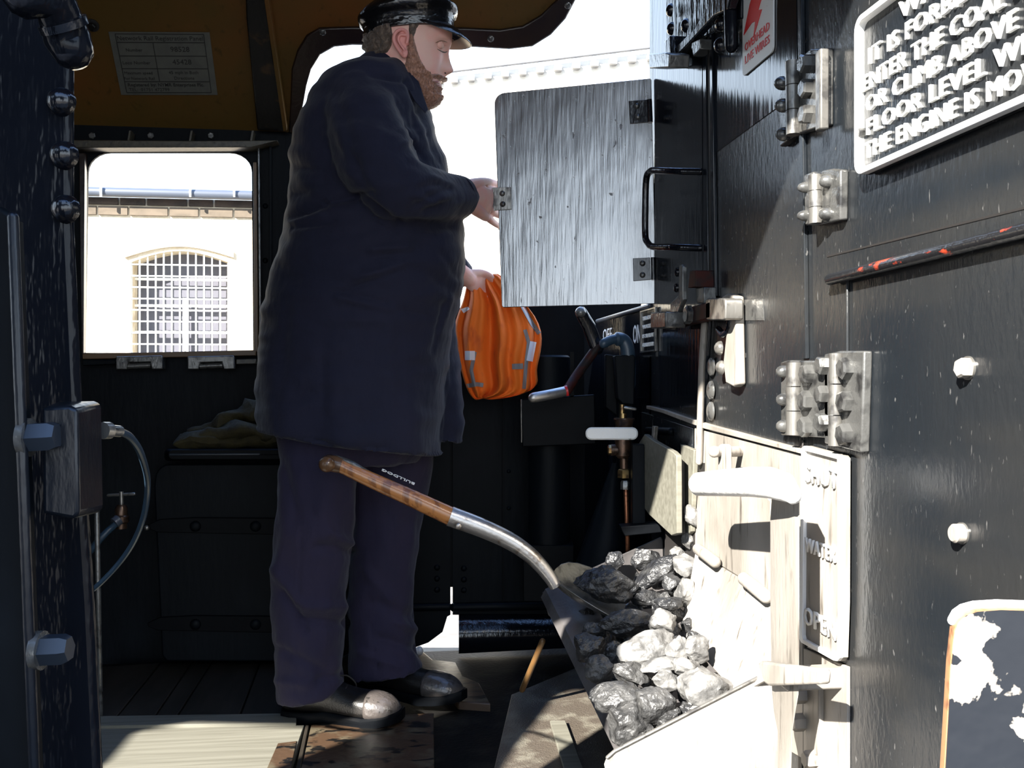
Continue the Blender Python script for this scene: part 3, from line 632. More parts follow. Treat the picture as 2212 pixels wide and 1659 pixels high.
# --- lower latch group
ll = T('bar_latch', 'rusty sliding bar latch below the grab handle', 'latch', onX(1480, 700, TX))
xplate([(1405, 675), (1437, 673), (1437, 708), (1405, 710)], .655, .05).build('bar_end', 'hinge_metal', ll, bev=.003)
xplate([(1436, 676), (1520, 655), (1534, 650), (1534, 688), (1436, 711)], .70, .03).build('bar', 'rust_red', ll, bev=.003)
xplate([(1467, 574), (1472, 571), (1474, 576), (1474, 648), (1450, 712), (1445, 712), (1448, 655), (1465, 638)], .69, .012).build('strap', 'hinge_metal', ll, bev=.002)
MB().hexa(onX(1492, 680, .70), -NX, .022, .014).build('nut', 'hinge_metal', ll)
xplate([(1490, 584), (1502, 584), (1503, 620), (1486, 622)], .70, .05).build('lug', 'rust_red', ll, bev=.002)
xplate([(1502, 622), (1520, 620), (1520, 655), (1505, 655)], .715, .03).build('lug', 'hinge_metal', ll, bev=.002)
for x, y in ((1463, 588), (1462, 622)): MB().hexa(onX(x, y, .745), -NX, .012, .008, n=16, dome=True).build('rivet', 'black_gloss', ll)
kb = T('keeper_bracket', 'bright worn steel keeper block and hook bracket on the sunlit tender', 'bracket', onX(1560, 820, TX))
xplate(rrect(1524, 644, 1566, 692, 6), .70, .04).build('block', 'worn_steel', kb, bev=.003)
xplate([(1556, 642), (1570, 634), (1588, 640), (1592, 830), (1584, 836), (1567, 828), (1562, 780), (1568, 724), (1576, 705), (1574, 660)], .728, .02).build('hook_plate', 'dusty_metal', kb, bev=.004)
MB().tube(smoothpath([onX(1552, 712, .73), onX(1562, 722, .73), onX(1574, 712, .73), onX(1578, 690, .73)]), .008, 12).build('hook', 'black_gloss', kb)
for x, y in ((1557, 752), (1560, 794)): MB().hexa(onX(x, y, .735), -NX, .016, .014, n=18, dome=True).build('rivet', 'worn_steel', kb)
for i, (x, y) in enumerate(((1538, 792), (1537, 843), (1537, 888))):
    q = onX(x, y, .745); o = MB().lathe(q, -NX, [(0, .022), (.004, .021), (.008, .014), (.009, .002)], 20).build('dome_screw', 'hinge_metal')
    tag(o, ['topmost flat round screw in the column under the keeper block', 'middle flat round screw in the column under the keeper block', 'lowest flat round screw in the column above the slanting bead'][i], 'screw', 'flat screws under the keeper block')
jn = T('jointed_strip', 'white scuffed vertical jointing strip on the sunlit edge of the tender', 'strip', onX(1510, 1000, TX))
MB().tube([onX(1522, 700, .735), onX(1516, 800, .735), onX(1510, 998, .735)], .008, 12, flat=1.3).build('strip', 'dusty_metal', jn)
xplate([(1500, 1000), (1522, 1000), (1522, 1025), (1500, 1020)], .743, .01).build('slot', 'ink', jn)
# --- pin and link
pk = T('pin_and_link', 'round steel pin with a hanging link on the pale lower plate', 'pin', onX(1580, 980, TX))
MB().cyl(onX(1543, 976, .665), onX(1605, 975, .75), .011).build('pin', 'dusty_metal', pk)
MB().ball(onX(1543, 976, .665), .012, 8).build('pin_head', 'dusty_metal', pk)
xplate(rrect(1551, 959, 1569, 1030, 8), .68, .012).build('link', 'dusty_metal', pk, bev=.002)
# --- rail and groove
ra = T('red_worn_rail', 'half-round black rail with red paint showing through, across the tender', 'rail', onX(1990, 560, TX))
g0, g1 = onX(1793, 604, .738), onX(2230, 494, .738); g2 = g1+(g1-g0)*.6
MB().tube([g0, g0.lerp(g2, .3), g0.lerp(g2, .6), g2], .0095, 16).build('bead', 'rail_paint', ra)
h0, h1 = onX(1787, 556, .745), onX(2230, 448, .745); h2 = h1+(h1-h0)*.6
m = MB(); m.prism([h0, h2, g2+NX*.007, g0+NX*.007], (.005, 0, 0)); m.build('flange', 'tender_paint', ra)
m = MB(); m.prism([h0-NX*.001, h2-NX*.001, h2-NX*.001+NZ*.003, h0-NX*.001+NZ*.003], (.004, 0, 0)); m.build('groove', 'ink', ra)
for i, (x, y, rr) in enumerate(((2085, 795, .0135), (2072, 1152, .0125))):
    bt = T('panel_bolt', ['pale hexagon bolt under the red-worn rail at the right', 'pale round-headed bolt low on the tender beside the dark shadow'][i], 'bolt', onX(x, y, TX), 'pale bolts in the tender front')
    MB().lathe(onX(x+8, y, .75), -NX, [(0, rr*1.15), (.003, rr*1.15)]).build('washer', 'worn_steel', bt)
    MB().hexa(onX(x+6, y, .747), -NX, rr, .014, n=6 if i == 0 else 20).build('head', 'dusty_metal', bt)
# --- valve position plate
vp = T('valve_position_plate', 'tall cast plate with raised words SHUT, WATER and OPEN beside the white lever', 'notice plate', onX(1780, 1400, TX))
ol = [(1738, 968), (1744, 963), (1822, 984), (1827, 990), (1826, 1300), (1822, 1420), (1816, 1428), (1808, 1427), (1738, 1388), (1734, 1380)]
il = [(1744, 973), (1816, 992), (1818, 1300), (1815, 1414), (1809, 1417), (1743, 1380), (1741, 1372)]
def yz(x, y, X): p = onX(x, y, X); return (-p.y, p.z)
holed([yz(x, y, .736) for x, y in ol][::-1], [], (.740, 0, 0), -NY, NZ, .008).build('back_plate', 'dusty_metal', vp)
holed([yz(x, y, .736) for x, y in ol][::-1], [[yz(x, y, .736) for x, y in il][::-1]], (.733, 0, 0), -NY, NZ, .008).build('rim', 'letter_white', vp, bev=.0015)
ws = []
for s, x0, y0, x1 in (('SHUT', 1742, 1040, 1812), ('WATER', 1743, 1190, 1807), ('OPEN', 1740, 1345, 1808)):
    A_ = onX(x0, y0, .735); B_ = onX(x1, y0, .735)
    ws.append(textmesh(s, A_, -NY, NZ, width=abs(A_.y-B_.y), height=.030 if s != 'WATER' else .024, depth=.004, bold=.012, space=1.1))
letters(ws, 'letter_white', vp)
# --- small tender plate and OFF / ON lettering
tpn = T('small_notice_plate', 'small black cast plate with four lines of tiny worn raised letters', 'notice plate', onX(1400, 765, TX))
q0, q1 = onX(1385, 762, .742), onX(1418, 762, .742); zt0 = onX(1400, 668, .742).z
wy = q0.y-q1.y; hz = zt0-q0.z
def o2(u, v): return (-(q0.y-u), q0.z+v)
holed([o2(0, 0), o2(wy, 0), o2(wy, hz), o2(0, hz)], [], (.744, 0, 0), -NY, NZ, .004).build('back_plate', 'black_gloss', tpn)
holed([o2(0, 0), o2(wy, 0), o2(wy, hz), o2(0, hz)], [[o2(.008, .004), o2(wy-.008, .004), o2(wy-.008, hz-.004), o2(.008, hz-.004)]], (.740, 0, 0), -NY, NZ, .004).build('rim', 'worn_steel', tpn)
letters([textmesh(s, Vector((.742, q0.y-wy/2, q0.z+hz*f)), -NY, NZ, width=wy*.72, height=.011, depth=.003, align='CENTER') for s, f in (('TENDER', .76), ('WATER', .56), ('IS SHUT', .34), ('GENERATOR', .13))], 'letter_white', tpn)
dl = T('dial_plate', 'blue-black plate lettered OFF and ON above the brass valve', 'notice plate', onX(1340, 760, TX))
xplate([(1276, 700), (1416, 668), (1416, 770), (1310, 770)], .746, .004).build('plate', 'black_gloss', dl)
a1, a2 = onX(1303, 738, .7455), onX(1322, 738, .7455); b1, b2 = onX(1368, 742, .7455), onX(1384, 742, .7455)
letters([textmesh('OFF', a1, -NY, NZ, width=a1.y-a2.y, height=.042, depth=.001), textmesh('ON', b1, -NY, NZ, width=b1.y-b2.y, height=.055, depth=.001)], 'letter_white', dl)
# --- handle mechanism behind
wl = T('scoop_handle', 'long bent crank handle with a polished steel grip behind the orange vest', 'handle', C(1250, 800, 2.85))
MB().tube([C(1152, 859, 2.80), C(1190, 852, 2.82), C(1222, 845, 2.84)], .0145, 18).build('grip', 'shaft_steel', wl)
MB().lathe(C(1221, 845, 2.84), C(1230, 843, 2.84)-C(1221, 845, 2.84), [(0, .0155), (.008, .0155)]).build('collar', 'red_paint', wl)
MB().tube(smoothpath([C(1224, 845, 2.84), C(1245, 812, 2.88), C(1268, 780, 2.9), C(1290, 750, 2.9)]), .014, 14).build('arm', 'rust_red', wl)
MB().tube([C(1290, 752, 2.9), C(1272, 705, 2.9), C(1255, 675, 2.88)], [.02, .02, .018], 14, flat=.6).build('lever', 'black_gloss', wl)
MB().ball(C(1254, 675, 2.87), .016, 8).build('knob', 'hinge_metal', wl)
el = T('elbow_housing', 'dark blue elbow-shaped pipe housing in front of the OFF and ON plate', 'housing', C(1340, 860, 2.9))
MB().tube(smoothpath([C(1304, 742, 2.86), C(1325, 733, 2.87), C(1345, 735, 2.88), C(1355, 752, 2.88), C(1358, 790, 2.88), C(1358, 830, 2.88)]), [.014]*8+[.02]*23, 18).build('elbow', 'blue_hose', el)
MB().prism([C(x, y, 2.86) for x, y in [(1328, 768), (1368, 766), (1372, 770), (1370, 875), (1344, 872), (1334, 860)]], FW*.12).build('casing', 'dark_wall', el, bev=.003)
MB().prism([C(x, y, 2.93) for x, y in [(1308, 765), (1330, 768), (1334, 900), (1308, 880)]], FW*.05).build('bracket', 'dark_matt', el, bev=.003)
dr = T('drum_casing', 'dark rounded vertical drum behind the shovel shaft', 'drum', C(1180, 1180, 3.05))
m = MB(); m.lathe(C(1186, 768, 3.12), -UP, [(0, .060), (.006, .066), (.62, .066), (.626, .06)], 40); m.build('drum', 'dark_wall', dr)
MB().prism([C(x, y, 3.0) for x, y in [(1125, 862), (1285, 852), (1288, 960), (1128, 966)]], FW*.03).build('shelf_box', 'dark_matt', dr, bev=.004)
MB().tube([C(1126, 864, 2.998), C(1127, 955, 2.998)], .0022, 8).build('edge_strip', 'worn_steel', dr)
MB().prism([C(x, y, 3.05) for x, y in [(1130, 1178), (1240, 1178), (1240, 1300), (1130, 1300)]], FW*.1).build('base', 'dark_matt', dr, bev=.003)
MB().prism([C(x, y, 2.99) for x, y in [(1232, 760), (1240, 760), (1240, 855), (1232, 855)]], FW*.02).build('stay', 'dark_matt', dr)
# --- brass valve
bv = T('brass_valve', 'brass valve with a T key, white lever handle and copper pipe', 'valve', C(1347, 1190, 2.72))
tv = 2.72
def lv(name, x, y0, y1, prof, m_): MB().lathe(C(x, y0, tv), -UP, [((y-y0)/F*tv, r_/F*tv) for y, r_ in prof], 24).build(name, m_, bv)
lv('stem', 1344, 874, 905, [(874, 5), (903, 5)], 'brass')
MB().tube([C(1346, 880, tv), C(1372, 884, tv)], .0045, 10).build('tee_key', 'worn_steel', bv)
lv('gland', 1346, 893, 905, [(893, 7), (904, 8)], 'brass')
lv('cap', 1348, 903, 925, [(903, 22), (906, 23), (912, 20), (925, 18)], 'bronze_dark')
lv('body', 1346, 925, 990, [(925, 17), (960, 18), (984, 17), (990, 12)], 'bronze_dark')
MB().hexa(C(1322, 972, tv), -RT, .014, .012, rot=.2).build('side_nut', 'brass', bv); MB().cyl(C(1335, 972, tv), C(1320, 972, tv), .016).build('side_boss', 'bronze_dark', bv)
lv('neck', 1348, 990, 1012, [(990, 9), (1012, 9)], 'bronze_dark')
MB().hexa(C(1348, 1032, tv), UP, .018, .024, rot=.3).build('brass_nut', 'brass', bv); MB().hexa(C(1350, 1057, tv), UP, .012, .024, rot=.1).build('pipe_nut', 'hinge_metal', bv)
MB().tube([C(1352, 1055, tv), C(1354, 1120, tv), C(1356, 1190, tv)], .0065, 12).build('pipe', 'copper', bv)
m = MB(); m.loft([[C(x, y, t_) for x, y in rrect(1265+k, 923+k, 1378-k, 950-k, 12-k)] for t_, k in ((tv-.05, 3), (tv-.046, 0), (tv-.03, 0), (tv-.027, 2))]); m.build('lever', 'white_worn', bv)
MB().prism([C(x, y, 2.98) for x, y in [(1336, 860), (1366, 860), (1366, 1470), (1336, 1470)]], FW*.04).build('post', 'dark_matt', el)
cn = T('cone_guard', 'dark sheet metal cone guard behind the shovel blade', 'guard', C(1290, 1250, 2.85))
m = MB(); rgs = []
for i in range(9):
    a_ = i/8; y = 1000+a_*260; xl = 1322-a_*95; xr = 1338+a_*40; rr = []
    for k in range(24):
        th = 2*PI*k/24; rr.append(C((xl+xr)/2+(xr-xl)/2*math.cos(th), y, 2.86+(xr-xl)/2/F*2.86*math.sin(th)))
    rgs.append(rr)
m.loft(rgs).build('cone', 'dark_wall', cn)
MB().cyl((rgs[-1][0]+rgs[-1][12])/2, Vector((((rgs[-1][0]+rgs[-1][12])/2).x, ((rgs[-1][0]+rgs[-1][12])/2).y, -.01)), .04).build('stand', 'dark_matt', cn)
sb = T('shelf_bracket', 'small dark bracket shelf beside the copper pipe', 'bracket', C(1385, 1150, 2.7))
MB().prism([C(x, y, 2.62) for x, y in [(1340, 1138), (1425, 1132), (1430, 1150), (1350, 1158)]], FW*.06).build('shelf', 'dark_matt', sb, bev=.002)
MB().prism([C(x, y, 2.66) for x, y in [(1366, 960), (1392, 960), (1395, 1140), (1366, 1140)]], FW*.04).build('upright', 'dark_wall', sb, bev=.002)
# --- small tag left of curved board
hk = T('hook_bar', 'thin worn steel bar hanging beside the curved board', 'bar', onX(1408, 1000, TX))
xplate([(1409, 920), (1414, 921), (1408, 998), (1402, 998)], .70, .01).build('bar', 'worn_steel', hk, bev=.001)
MB().tube([onX(1398, 930, .74), onX(1450, 932, .74)], .010, 12).build('spigot', 'dark_wall', hk)
# ================================================================== COAL CHUTE
ch = T('coal_chute', 'steel coal chute tray with a rolled lip and two splayed side plates', 'chute', (.58, 2.2, .1))
FY, NYR = 2.60, 1.77
lipf = [onY(1166, 1288, FY), onY(1185, 1262, FY)]
def csec(y, z, x0):
    return [(x0, y, z), (x0+.012, y, z+.022), (x0+.04, y, z+.034), (x0+.08, y, z+.03), (x0+.14, y, z+.01), (x0+.22, y, z), (TX-.003, y, z+.02), (TX-.003, y, z-.02), (x0+.1, y, z-.03), (x0+.012, y, z-.012)]
pf, pn = onY(1168, 1290, FY), onY(1345, 1659, 1.79)
rg = []
for i in range(9):
    a_ = i/8; y = pf.y+(1.772-pf.y)*a_; k = (y-pf.y)/(pn.y-pf.y)
    rg.append(csec(y, pf.z+(pn.z-pf.z)*k, pf.x+(pn.x-pf.x)*k))
MB().loft(rg).build('tray', 'chute_steel', ch, bev=.001)
yplate([(1306, 1652), (1312, 1636), (1328, 1622), (1660, 1452), (1672, 1452), (1700, 1560), (1735, 1700), (1735, 1900), (1350, 1900)], NYR, .006).build('near_side_plate', 'dusty_metal', ch, bev=.002)
MB().tube([onY(x, y, NYR) for x, y in [(1312, 1636), (1328, 1622), (1660, 1452)]], .0035, 8).build('plate_rim', 'worn_steel', ch)
yplate([(1172, 1280), (1238, 1246), (1428, 1160), (1432, 1166), (1436, 1330), (1300, 1400), (1185, 1330)], FY+.02, .006).build('far_side_plate', 'chute_steel', ch, bev=.002)
MB().tube([C(1172, 1385, 2.62), C(1128, 1490, 2.7)], .008, 10).build('stay_rod', 'sill_wood', ch)
m = MB(); m.prism([onX(x, y, .46) for x, y in [(1175, 1330), (1215, 1330), (1290, 1900), (1215, 1900)]], (.01, 0, 0))
# --- coal boards covering the opening
op = MB().prism([onX(x, y, .742) for x, y in [(1436, 1100), (1500, 1060), (1500, 1330), (1436, 1330)]], (.004, 0, 0)).build('coal_hole', 'ink', tf)
kb2 = T('coal_gate_board', 'pale dusty hinged gate board hanging under the white lever', 'board', onX(1600, 1280, TX))
xplate([(1506, 1066), (1650, 1066), (1664, 1082), (1668, 1290), (1504, 1190)], .728, .012).build('upper_board', 'dusty_metal', kb2, bev=.002)
h1, h2 = onX(1502, 1192, .726), onX(1668, 1292, .726)
l1, l2, l3 = onX(1470, 1365, .67), onX(1592, 1502, .655), onX(1668, 1460, .70)
m = MB(); m.prism([h1, h2, l3, l2, l1], (.010, 0, 0)); m.build('lower_flap', 'dusty_metal', kb2, bev=.002)
for (x0, y0, x1, y1) in ((1508, 1186, 1545, 1214), (1607, 1250, 1655, 1289)):
    MB().tube([onX(x0, y0, .712), onX(x1, y1, .712)], .013, 16).build('hinge_barrel', 'dusty_metal', kb2)
cvb = T('curved_side_board', 'pale board with a curved edge standing beside the brass valve', 'board', onX(1430, 1150, .7))
xplate([(1413, 953), (1452, 975), (1461, 984), (1462, 1152), (1450, 1157), (1402, 1112), (1386, 1090), (1378, 960), (1392, 938)], .69, .014).build('board', 'pale_board', cvb, bev=.002)
xplate([(1462, 988), (1470, 1000), (1472, 1152), (1462, 1156)], .715, .01).build('shadow_gap', 'ink', cvb)
xplate([(1470, 960), (1499, 972), (1492, 1148), (1486, 1155), (1470, 1152)], .73, .012).build('rear_board', 'pale_board', cvb, bev=.002)
# --- white lever
wlv = T('white_lever', 'large white-painted lever handle with a long flat dusty steel bar', 'lever', onX(1700, 1600, .64))
tp_ = [onX(x, y, X) for x, y, X in [(1508, 1046, .60), (1560, 1043, .605), (1620, 1041, .61), (1665, 1043, .62), (1697, 1053, .63), (1712, 1068, .635)]]
MB().tube(tp_, [.0225, .024, .025, .0255, .0235, .016], 20, flat=.8).build('grip', 'white_paint', wlv)
m = MB()
path = [(1668, 1727, 1060), (1664, 1727, 1120), (1664, 1727, 1300), (1666, 1726, 1440), (1668, 1725, 1500), (1672, 1718, 1540), (1680, 1712, 1580), (1680, 1708, 1700), (1680, 1708, 1860)]
m.loft([[onX(a_, y, .655), onX(b_, y, .655), onX(b_, y, .667), onX(a_, y, .667)] for a_, b_, y in path]); m.build('bar', 'dusty_metal', wlv, bev=.003)
gd = T('lever_guide', 'thick pale guide bracket holding the lever bar above the chute', 'bracket', onX(1700, 1470, .7))
xplate([(1636, 1434), (1642, 1428), (1768, 1446), (1772, 1452), (1770, 1478), (1660, 1482), (1650, 1476)], .635, .018).build('front_strap', 'dusty_metal', gd, bev=.004)
xplate([(1730, 1450), (1768, 1450), (1768, 1650), (1760, 1900), (1735, 1900), (1740, 1600)], .735, .014).build('mount', 'dusty_metal', gd, bev=.003)
m = MB(); m.box(((.65+TX)/2, onX(1755, 1465, .70).y, onX(1755, 1463, .70).z), (.10, .03, .035)); m.build('arm', 'dusty_metal', gd, bev=.004)
for x, y in ((1737, 1500), (1735, 1560), (1760, 1640)): MB().hexa(onX(x, y, .735), -NX, .016, .02, rot=.4).build('bolt', 'dusty_metal', gd)
# foreground plate
fg = T('foreground_plate', 'round-cornered steel plate with flaking black and cream paint close at lower right', 'plate', C(2130, 1659, .85))
ol = [(1990, 3060), (2030, 1659), (2044, 1420), (2052, 1350), (2060, 1330), (2076, 1315), (2100, 1307), (2150, 1303), (2215, 1305), (2300, 1316), (2480, 1350), (2480, 3060)]
m = MB(); il = [(x+(9 if x < 2250 else 0), y+11) for x, y in ol]
m.loft([[C(x, y, .85) for x, y in il], [C(x, y, .862) for x, y in ol], [C(x, y, .885) for x, y in ol]]); o = m.build('plate', 'rust_edge', fg)
m = MB(); m.prism([C(x, y, .849) for x, y in [(x+(3 if x < 2250 else 0), y+4) for x, y in il]], FW*.006); m.build('painted_face', 'flake_paint', fg)
m = MB(); m.tube([C(x, y, .858) for x, y in [(2058, 1340), (2066, 1325), (2080, 1315), (2102, 1309), (2150, 1306), (2215, 1308), (2300, 1320)]], .0045, 10); m.build('painted_rim', 'white_paint', fg)
# ================================================================== COAL
def lump(seed, w, h, d, rotv, rough=.22):
    b = bmesh.new(); bmesh.ops.create_icosphere(b, subdivisions=4, radius=1)
    rr = random.Random(seed); off = Vector((rr.uniform(0, 50), rr.uniform(0, 50), rr.uniform(0, 50)))
    planes = [(Vector((rr.gauss(0, 1), rr.gauss(0, 1), rr.gauss(0, 1))).normalized(), rr.uniform(.60, .88)) for _ in range(18)]
    for v in b.verts:
        p = v.co.normalized()
        k = 1.0
        for n_, dd in planes:
            c_ = p.dot(n_)
            if c_ > 1e-3: k = min(k, dd/c_)
        p = p*(k*.9+.1*min(1, k+.15))*1.08
        p *= 1+rough*.5*noise.noise(p*1.6+off)+.11*noise.noise(p*3+off)+.05*noise.noise(p*8+off)+.025*noise.noise(p*18+off)
        v.co = Vector((p.x*w, p.y*d, p.z*h))
    Mx = Matrix.Rotation(rotv, 3, 'Y')
    for v in b.verts: v.co = Mx @ v.co
    me = bpy.data.meshes.new('coal_lump'); b.to_mesh(me); b.free(); return me
bedP = Vector((.45, 1.78, .235)); bedN = (Vector((.45, 2.55, .34))-bedP).cross(Vector((.74, 2.15, .40))-bedP).normalized()
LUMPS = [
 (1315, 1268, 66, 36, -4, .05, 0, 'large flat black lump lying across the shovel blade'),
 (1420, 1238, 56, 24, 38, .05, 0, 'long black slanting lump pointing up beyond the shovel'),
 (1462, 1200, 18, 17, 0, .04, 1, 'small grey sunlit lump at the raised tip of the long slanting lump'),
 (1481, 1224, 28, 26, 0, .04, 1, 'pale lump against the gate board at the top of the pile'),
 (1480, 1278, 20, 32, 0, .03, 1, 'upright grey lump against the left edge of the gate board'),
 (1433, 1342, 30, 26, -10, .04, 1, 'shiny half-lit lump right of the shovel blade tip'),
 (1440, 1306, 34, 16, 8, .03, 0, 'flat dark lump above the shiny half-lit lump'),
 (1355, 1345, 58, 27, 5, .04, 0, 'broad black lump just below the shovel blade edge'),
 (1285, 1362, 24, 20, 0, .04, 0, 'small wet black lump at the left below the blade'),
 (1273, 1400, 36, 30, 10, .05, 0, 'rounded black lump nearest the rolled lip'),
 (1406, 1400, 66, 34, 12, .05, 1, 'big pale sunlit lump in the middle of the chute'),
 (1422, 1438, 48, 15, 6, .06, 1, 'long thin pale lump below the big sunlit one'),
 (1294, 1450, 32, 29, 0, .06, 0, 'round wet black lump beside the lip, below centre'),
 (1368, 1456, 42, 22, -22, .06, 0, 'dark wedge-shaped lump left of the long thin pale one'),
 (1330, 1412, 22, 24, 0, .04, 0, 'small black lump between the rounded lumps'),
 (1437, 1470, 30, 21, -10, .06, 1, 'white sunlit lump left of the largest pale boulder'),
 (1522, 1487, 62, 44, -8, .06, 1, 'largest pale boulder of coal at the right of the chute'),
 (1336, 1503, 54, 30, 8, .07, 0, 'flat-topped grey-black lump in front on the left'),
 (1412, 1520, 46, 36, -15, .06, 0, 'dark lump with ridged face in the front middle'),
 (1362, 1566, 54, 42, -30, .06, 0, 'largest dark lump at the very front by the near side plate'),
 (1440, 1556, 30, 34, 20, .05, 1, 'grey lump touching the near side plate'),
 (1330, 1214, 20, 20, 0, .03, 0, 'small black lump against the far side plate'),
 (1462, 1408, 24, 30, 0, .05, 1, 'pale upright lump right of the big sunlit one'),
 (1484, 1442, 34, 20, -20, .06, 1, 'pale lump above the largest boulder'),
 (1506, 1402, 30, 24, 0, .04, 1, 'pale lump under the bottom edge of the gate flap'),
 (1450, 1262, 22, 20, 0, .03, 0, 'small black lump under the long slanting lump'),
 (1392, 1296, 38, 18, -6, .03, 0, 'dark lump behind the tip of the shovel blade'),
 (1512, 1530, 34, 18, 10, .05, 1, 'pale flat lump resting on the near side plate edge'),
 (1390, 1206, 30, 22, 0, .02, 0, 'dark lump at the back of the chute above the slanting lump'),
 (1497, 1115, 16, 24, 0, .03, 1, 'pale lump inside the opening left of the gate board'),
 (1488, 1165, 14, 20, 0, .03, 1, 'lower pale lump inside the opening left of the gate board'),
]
for i, (x, y, w, h, rot, lift, pale, lab_) in enumerate(LUMPS):
    p = onP(x, y, bedP+UP*lift*.5, bedN)
    if x > 1485 and y < 1200: p = onX(x, y, .735)
    if i in (0, 26): p = C(x, y, 2.40)
    rr_y = (w+h)/2*p.y/F*.9
    if y > 1380 and p.y-rr_y < 1.80: p = onY(x, y, 1.80+rr_y)
    t_ = (p-CAM).dot(FW); k = t_/F
    me = lump(100+i, w*k*1.12, h*k*1.12, (w+h)/2*k*.9, math.radians(-rot))
    o = addmesh('coal_lump', me, 'coal_shaded' if i in (12, 13, 17, 18, 19, 20) else 'coal_sunlit' if pale else 'coal', smooth=24)
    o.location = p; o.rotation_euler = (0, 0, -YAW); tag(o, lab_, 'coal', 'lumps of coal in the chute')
# smaller lumps filling between and under the big ones
fill = [lump(300+i, 1, .8, .9, 0) for i in range(6)]
k = 0
for iy in range(9):
    for ix in range(6):
        Y = 1.84+iy*.082+R.uniform(-.02, .02); X = .50+ix*.045+R.uniform(-.015, .015)
        z = bedP.z-((X-bedP.x)*bedN.x+(Y-bedP.y)*bedN.y)/bedN.z-.035
        me = fill[k % 6]; k += 1
        o = bpy.data.objects.new('coal_lump', me); COL.objects.link(o)
        if not me.materials: me.materials.append(M['coal'])
        for pl_ in me.polygons: pl_.use_smooth = False
        s_ = R.uniform(.018, .034); o.scale = (s_, s_, s_*.8); o.location = (X, Y, z); o.rotation_euler = (R.uniform(0, 6), R.uniform(0, 6), R.uniform(0, 6))
        tag(o, 'small dark piece of coal filling gaps between the larger lumps', 'coal', 'small coal pieces between the big lumps')
# ================================================================== SHOVEL
sh = T('shovel', 'fireman\'s shovel with varnished wooden shaft, T grip and bright steel socket', 'shovel', C(1250, 1300, 2.42))
G = [(728, 1002, 2.36), (800, 1036, 2.365), (880, 1072, 2.37), (975, 1116, 2.38)]
MB().tube([C(*g) for g in G], [.0165, .0185, .0205, .0225], 20, flat=.95, ends=False).build('shaft', 'ash_wood', sh)
tg = MB(); tg.tube([C(706, 1003, 2.30), C(706, 1001, 2.36), C(712, 998, 2.42)], [.019, .0175, .019], 18); tg.tube([C(704, 1000, 2.36), C(724, 1002, 2.36), C(738, 1006, 2.36)], [.0185, .0205, .0185], 18, ends=False)
tg.build('tee_grip', 'ash_dark', sh)
MB().tube([C(726, 986, 2.36), C(760, 1000, 2.362), C(795, 1019, 2.366)], [.004, .007, .004], 10, flat=1.6).build('grip_strap', 'hinge_metal', sh)
sp = smoothpath([C(972, 1115, 2.38), C(1040, 1140, 2.385), C(1100, 1168, 2.39), (C(1140, 1195, 2.39)), C(1168, 1222, 2.39), C(1190, 1250, 2.39), C(1200, 1268, 2.39)])
n_ = len(sp)
MB().tube(sp, [.0245-.0105*(i/(n_-1)) for i in range(n_)], 20, ends=False).build('socket', 'shaft_steel', sh)
MB().hexa(C(991, 1134, 2.38)-FW*.022, -FW+UP*-.1, .008, .004, n=16, dome=True).build('rivet', 'shaft_steel', sh)
# blade: dished pan pointing right
m = MB(); rings = []
Cc = [(1190, 1250), (1212, 1262), (1250, 1282), (1310, 1305), (1370, 1322)]
hw = [.012, .06, .10, .115, .115]; dish = [.004, .026, .034, .026, .012]
for (x, y), w_, d_ in zip(Cc, hw, dish):
    c_ = C(x, y, 2.42); r_ = []
    for i in range(13):
        a_ = -1+2*i/12; r_.append(c_+FW*(w_*a_)+UP*(d_*(a_*a_)*1.5-d_*.4)+UP*(.03*a_*(w_/.11)))
    for i in range(13):
        a_ = 1-2*i/12; r_.append(c_+FW*(w_*a_)+UP*(d_*(a_*a_)*1.5-d_*.4-.003)+UP*(.03*a_*(w_/.11)))
    rings.append(r_)
m.loft(rings).build('blade', 'worn_steel', sh, sub=1)
# maker's lettering along the top of the shaft, upside down to the camera
A_ = C(896, 1062, 2.37); B_ = C(826, 1031, 2.365); U_ = (B_-A_).normalized(); Nn = (-FW*.45+UP).normalized(); V_ = Nn.cross(U_); V_ = V_.normalized()
b_ = textmesh('BULLDOG', A_+Nn*.0205-V_*.004, U_, V_, width=(B_-A_).length, height=.009, depth=.0012, bold=.02)
letters([b_], 'letter_white', sh)
# ================================================================== HI-VIS VEST
vs = T('hi_vis_vest', 'bunched orange high-visibility vest with grey and white reflective strips', 'vest', C(1080, 870, 3.06))
tv = 3.06
def vring(y, L, Rr, D):
    cx = (L+Rr)/2; hw_ = (Rr-L)/2; out = []
    for i in range(96):
        th = 2*PI*i/96
        fold = .012*math.sin(th*9+y*.004)+.010*math.sin(th*15+1+y*.007)+.008*math.sin(th*5+y*.01)
        if y < 640: fold *= .5
        px = cx+hw_*math.cos(th)*(1-abs(fold)*1.5); out.append(C(px, y+5*math.sin(th*3+y*.02), tv)+FW*(D*math.sin(th)+fold*1.6*math.sin(th)))
    return out
vr = [(594, 1030, 1070, .02), (600, 1018, 1084, .04), (620, 1008, 1100, .05), (650, 1003, 1130, .06), (680, 988, 1160, .065), (710, 980, 1172, .07), (740, 984, 1174, .07), (770, 990, 1169, .07), (800, 996, 1160, .06), (825, 1002, 1164, .055), (842, 1010, 1158, .045), (854, 1022, 1120, .03), (858, 1030, 1060, .015)]
vest = MB().loft([vring(*q) for q in vr]).build('fabric', 'orange_cloth', vs, smooth=60, sub=1)
me_ = vest.data
for v in me_.vertices:
    x, y = proj(v.co)
    v.co += FW*.02*noise.noise(Vector((x*.022, y*.008, 0)))+RT*.010*noise.noise(Vector((x*.01, y*.02, 7)))+UP*.008*noise.noise(Vector((x*.03, y*.01, 3)))
me_.update()
dg = bpy.context.evaluated_depsgraph_get()
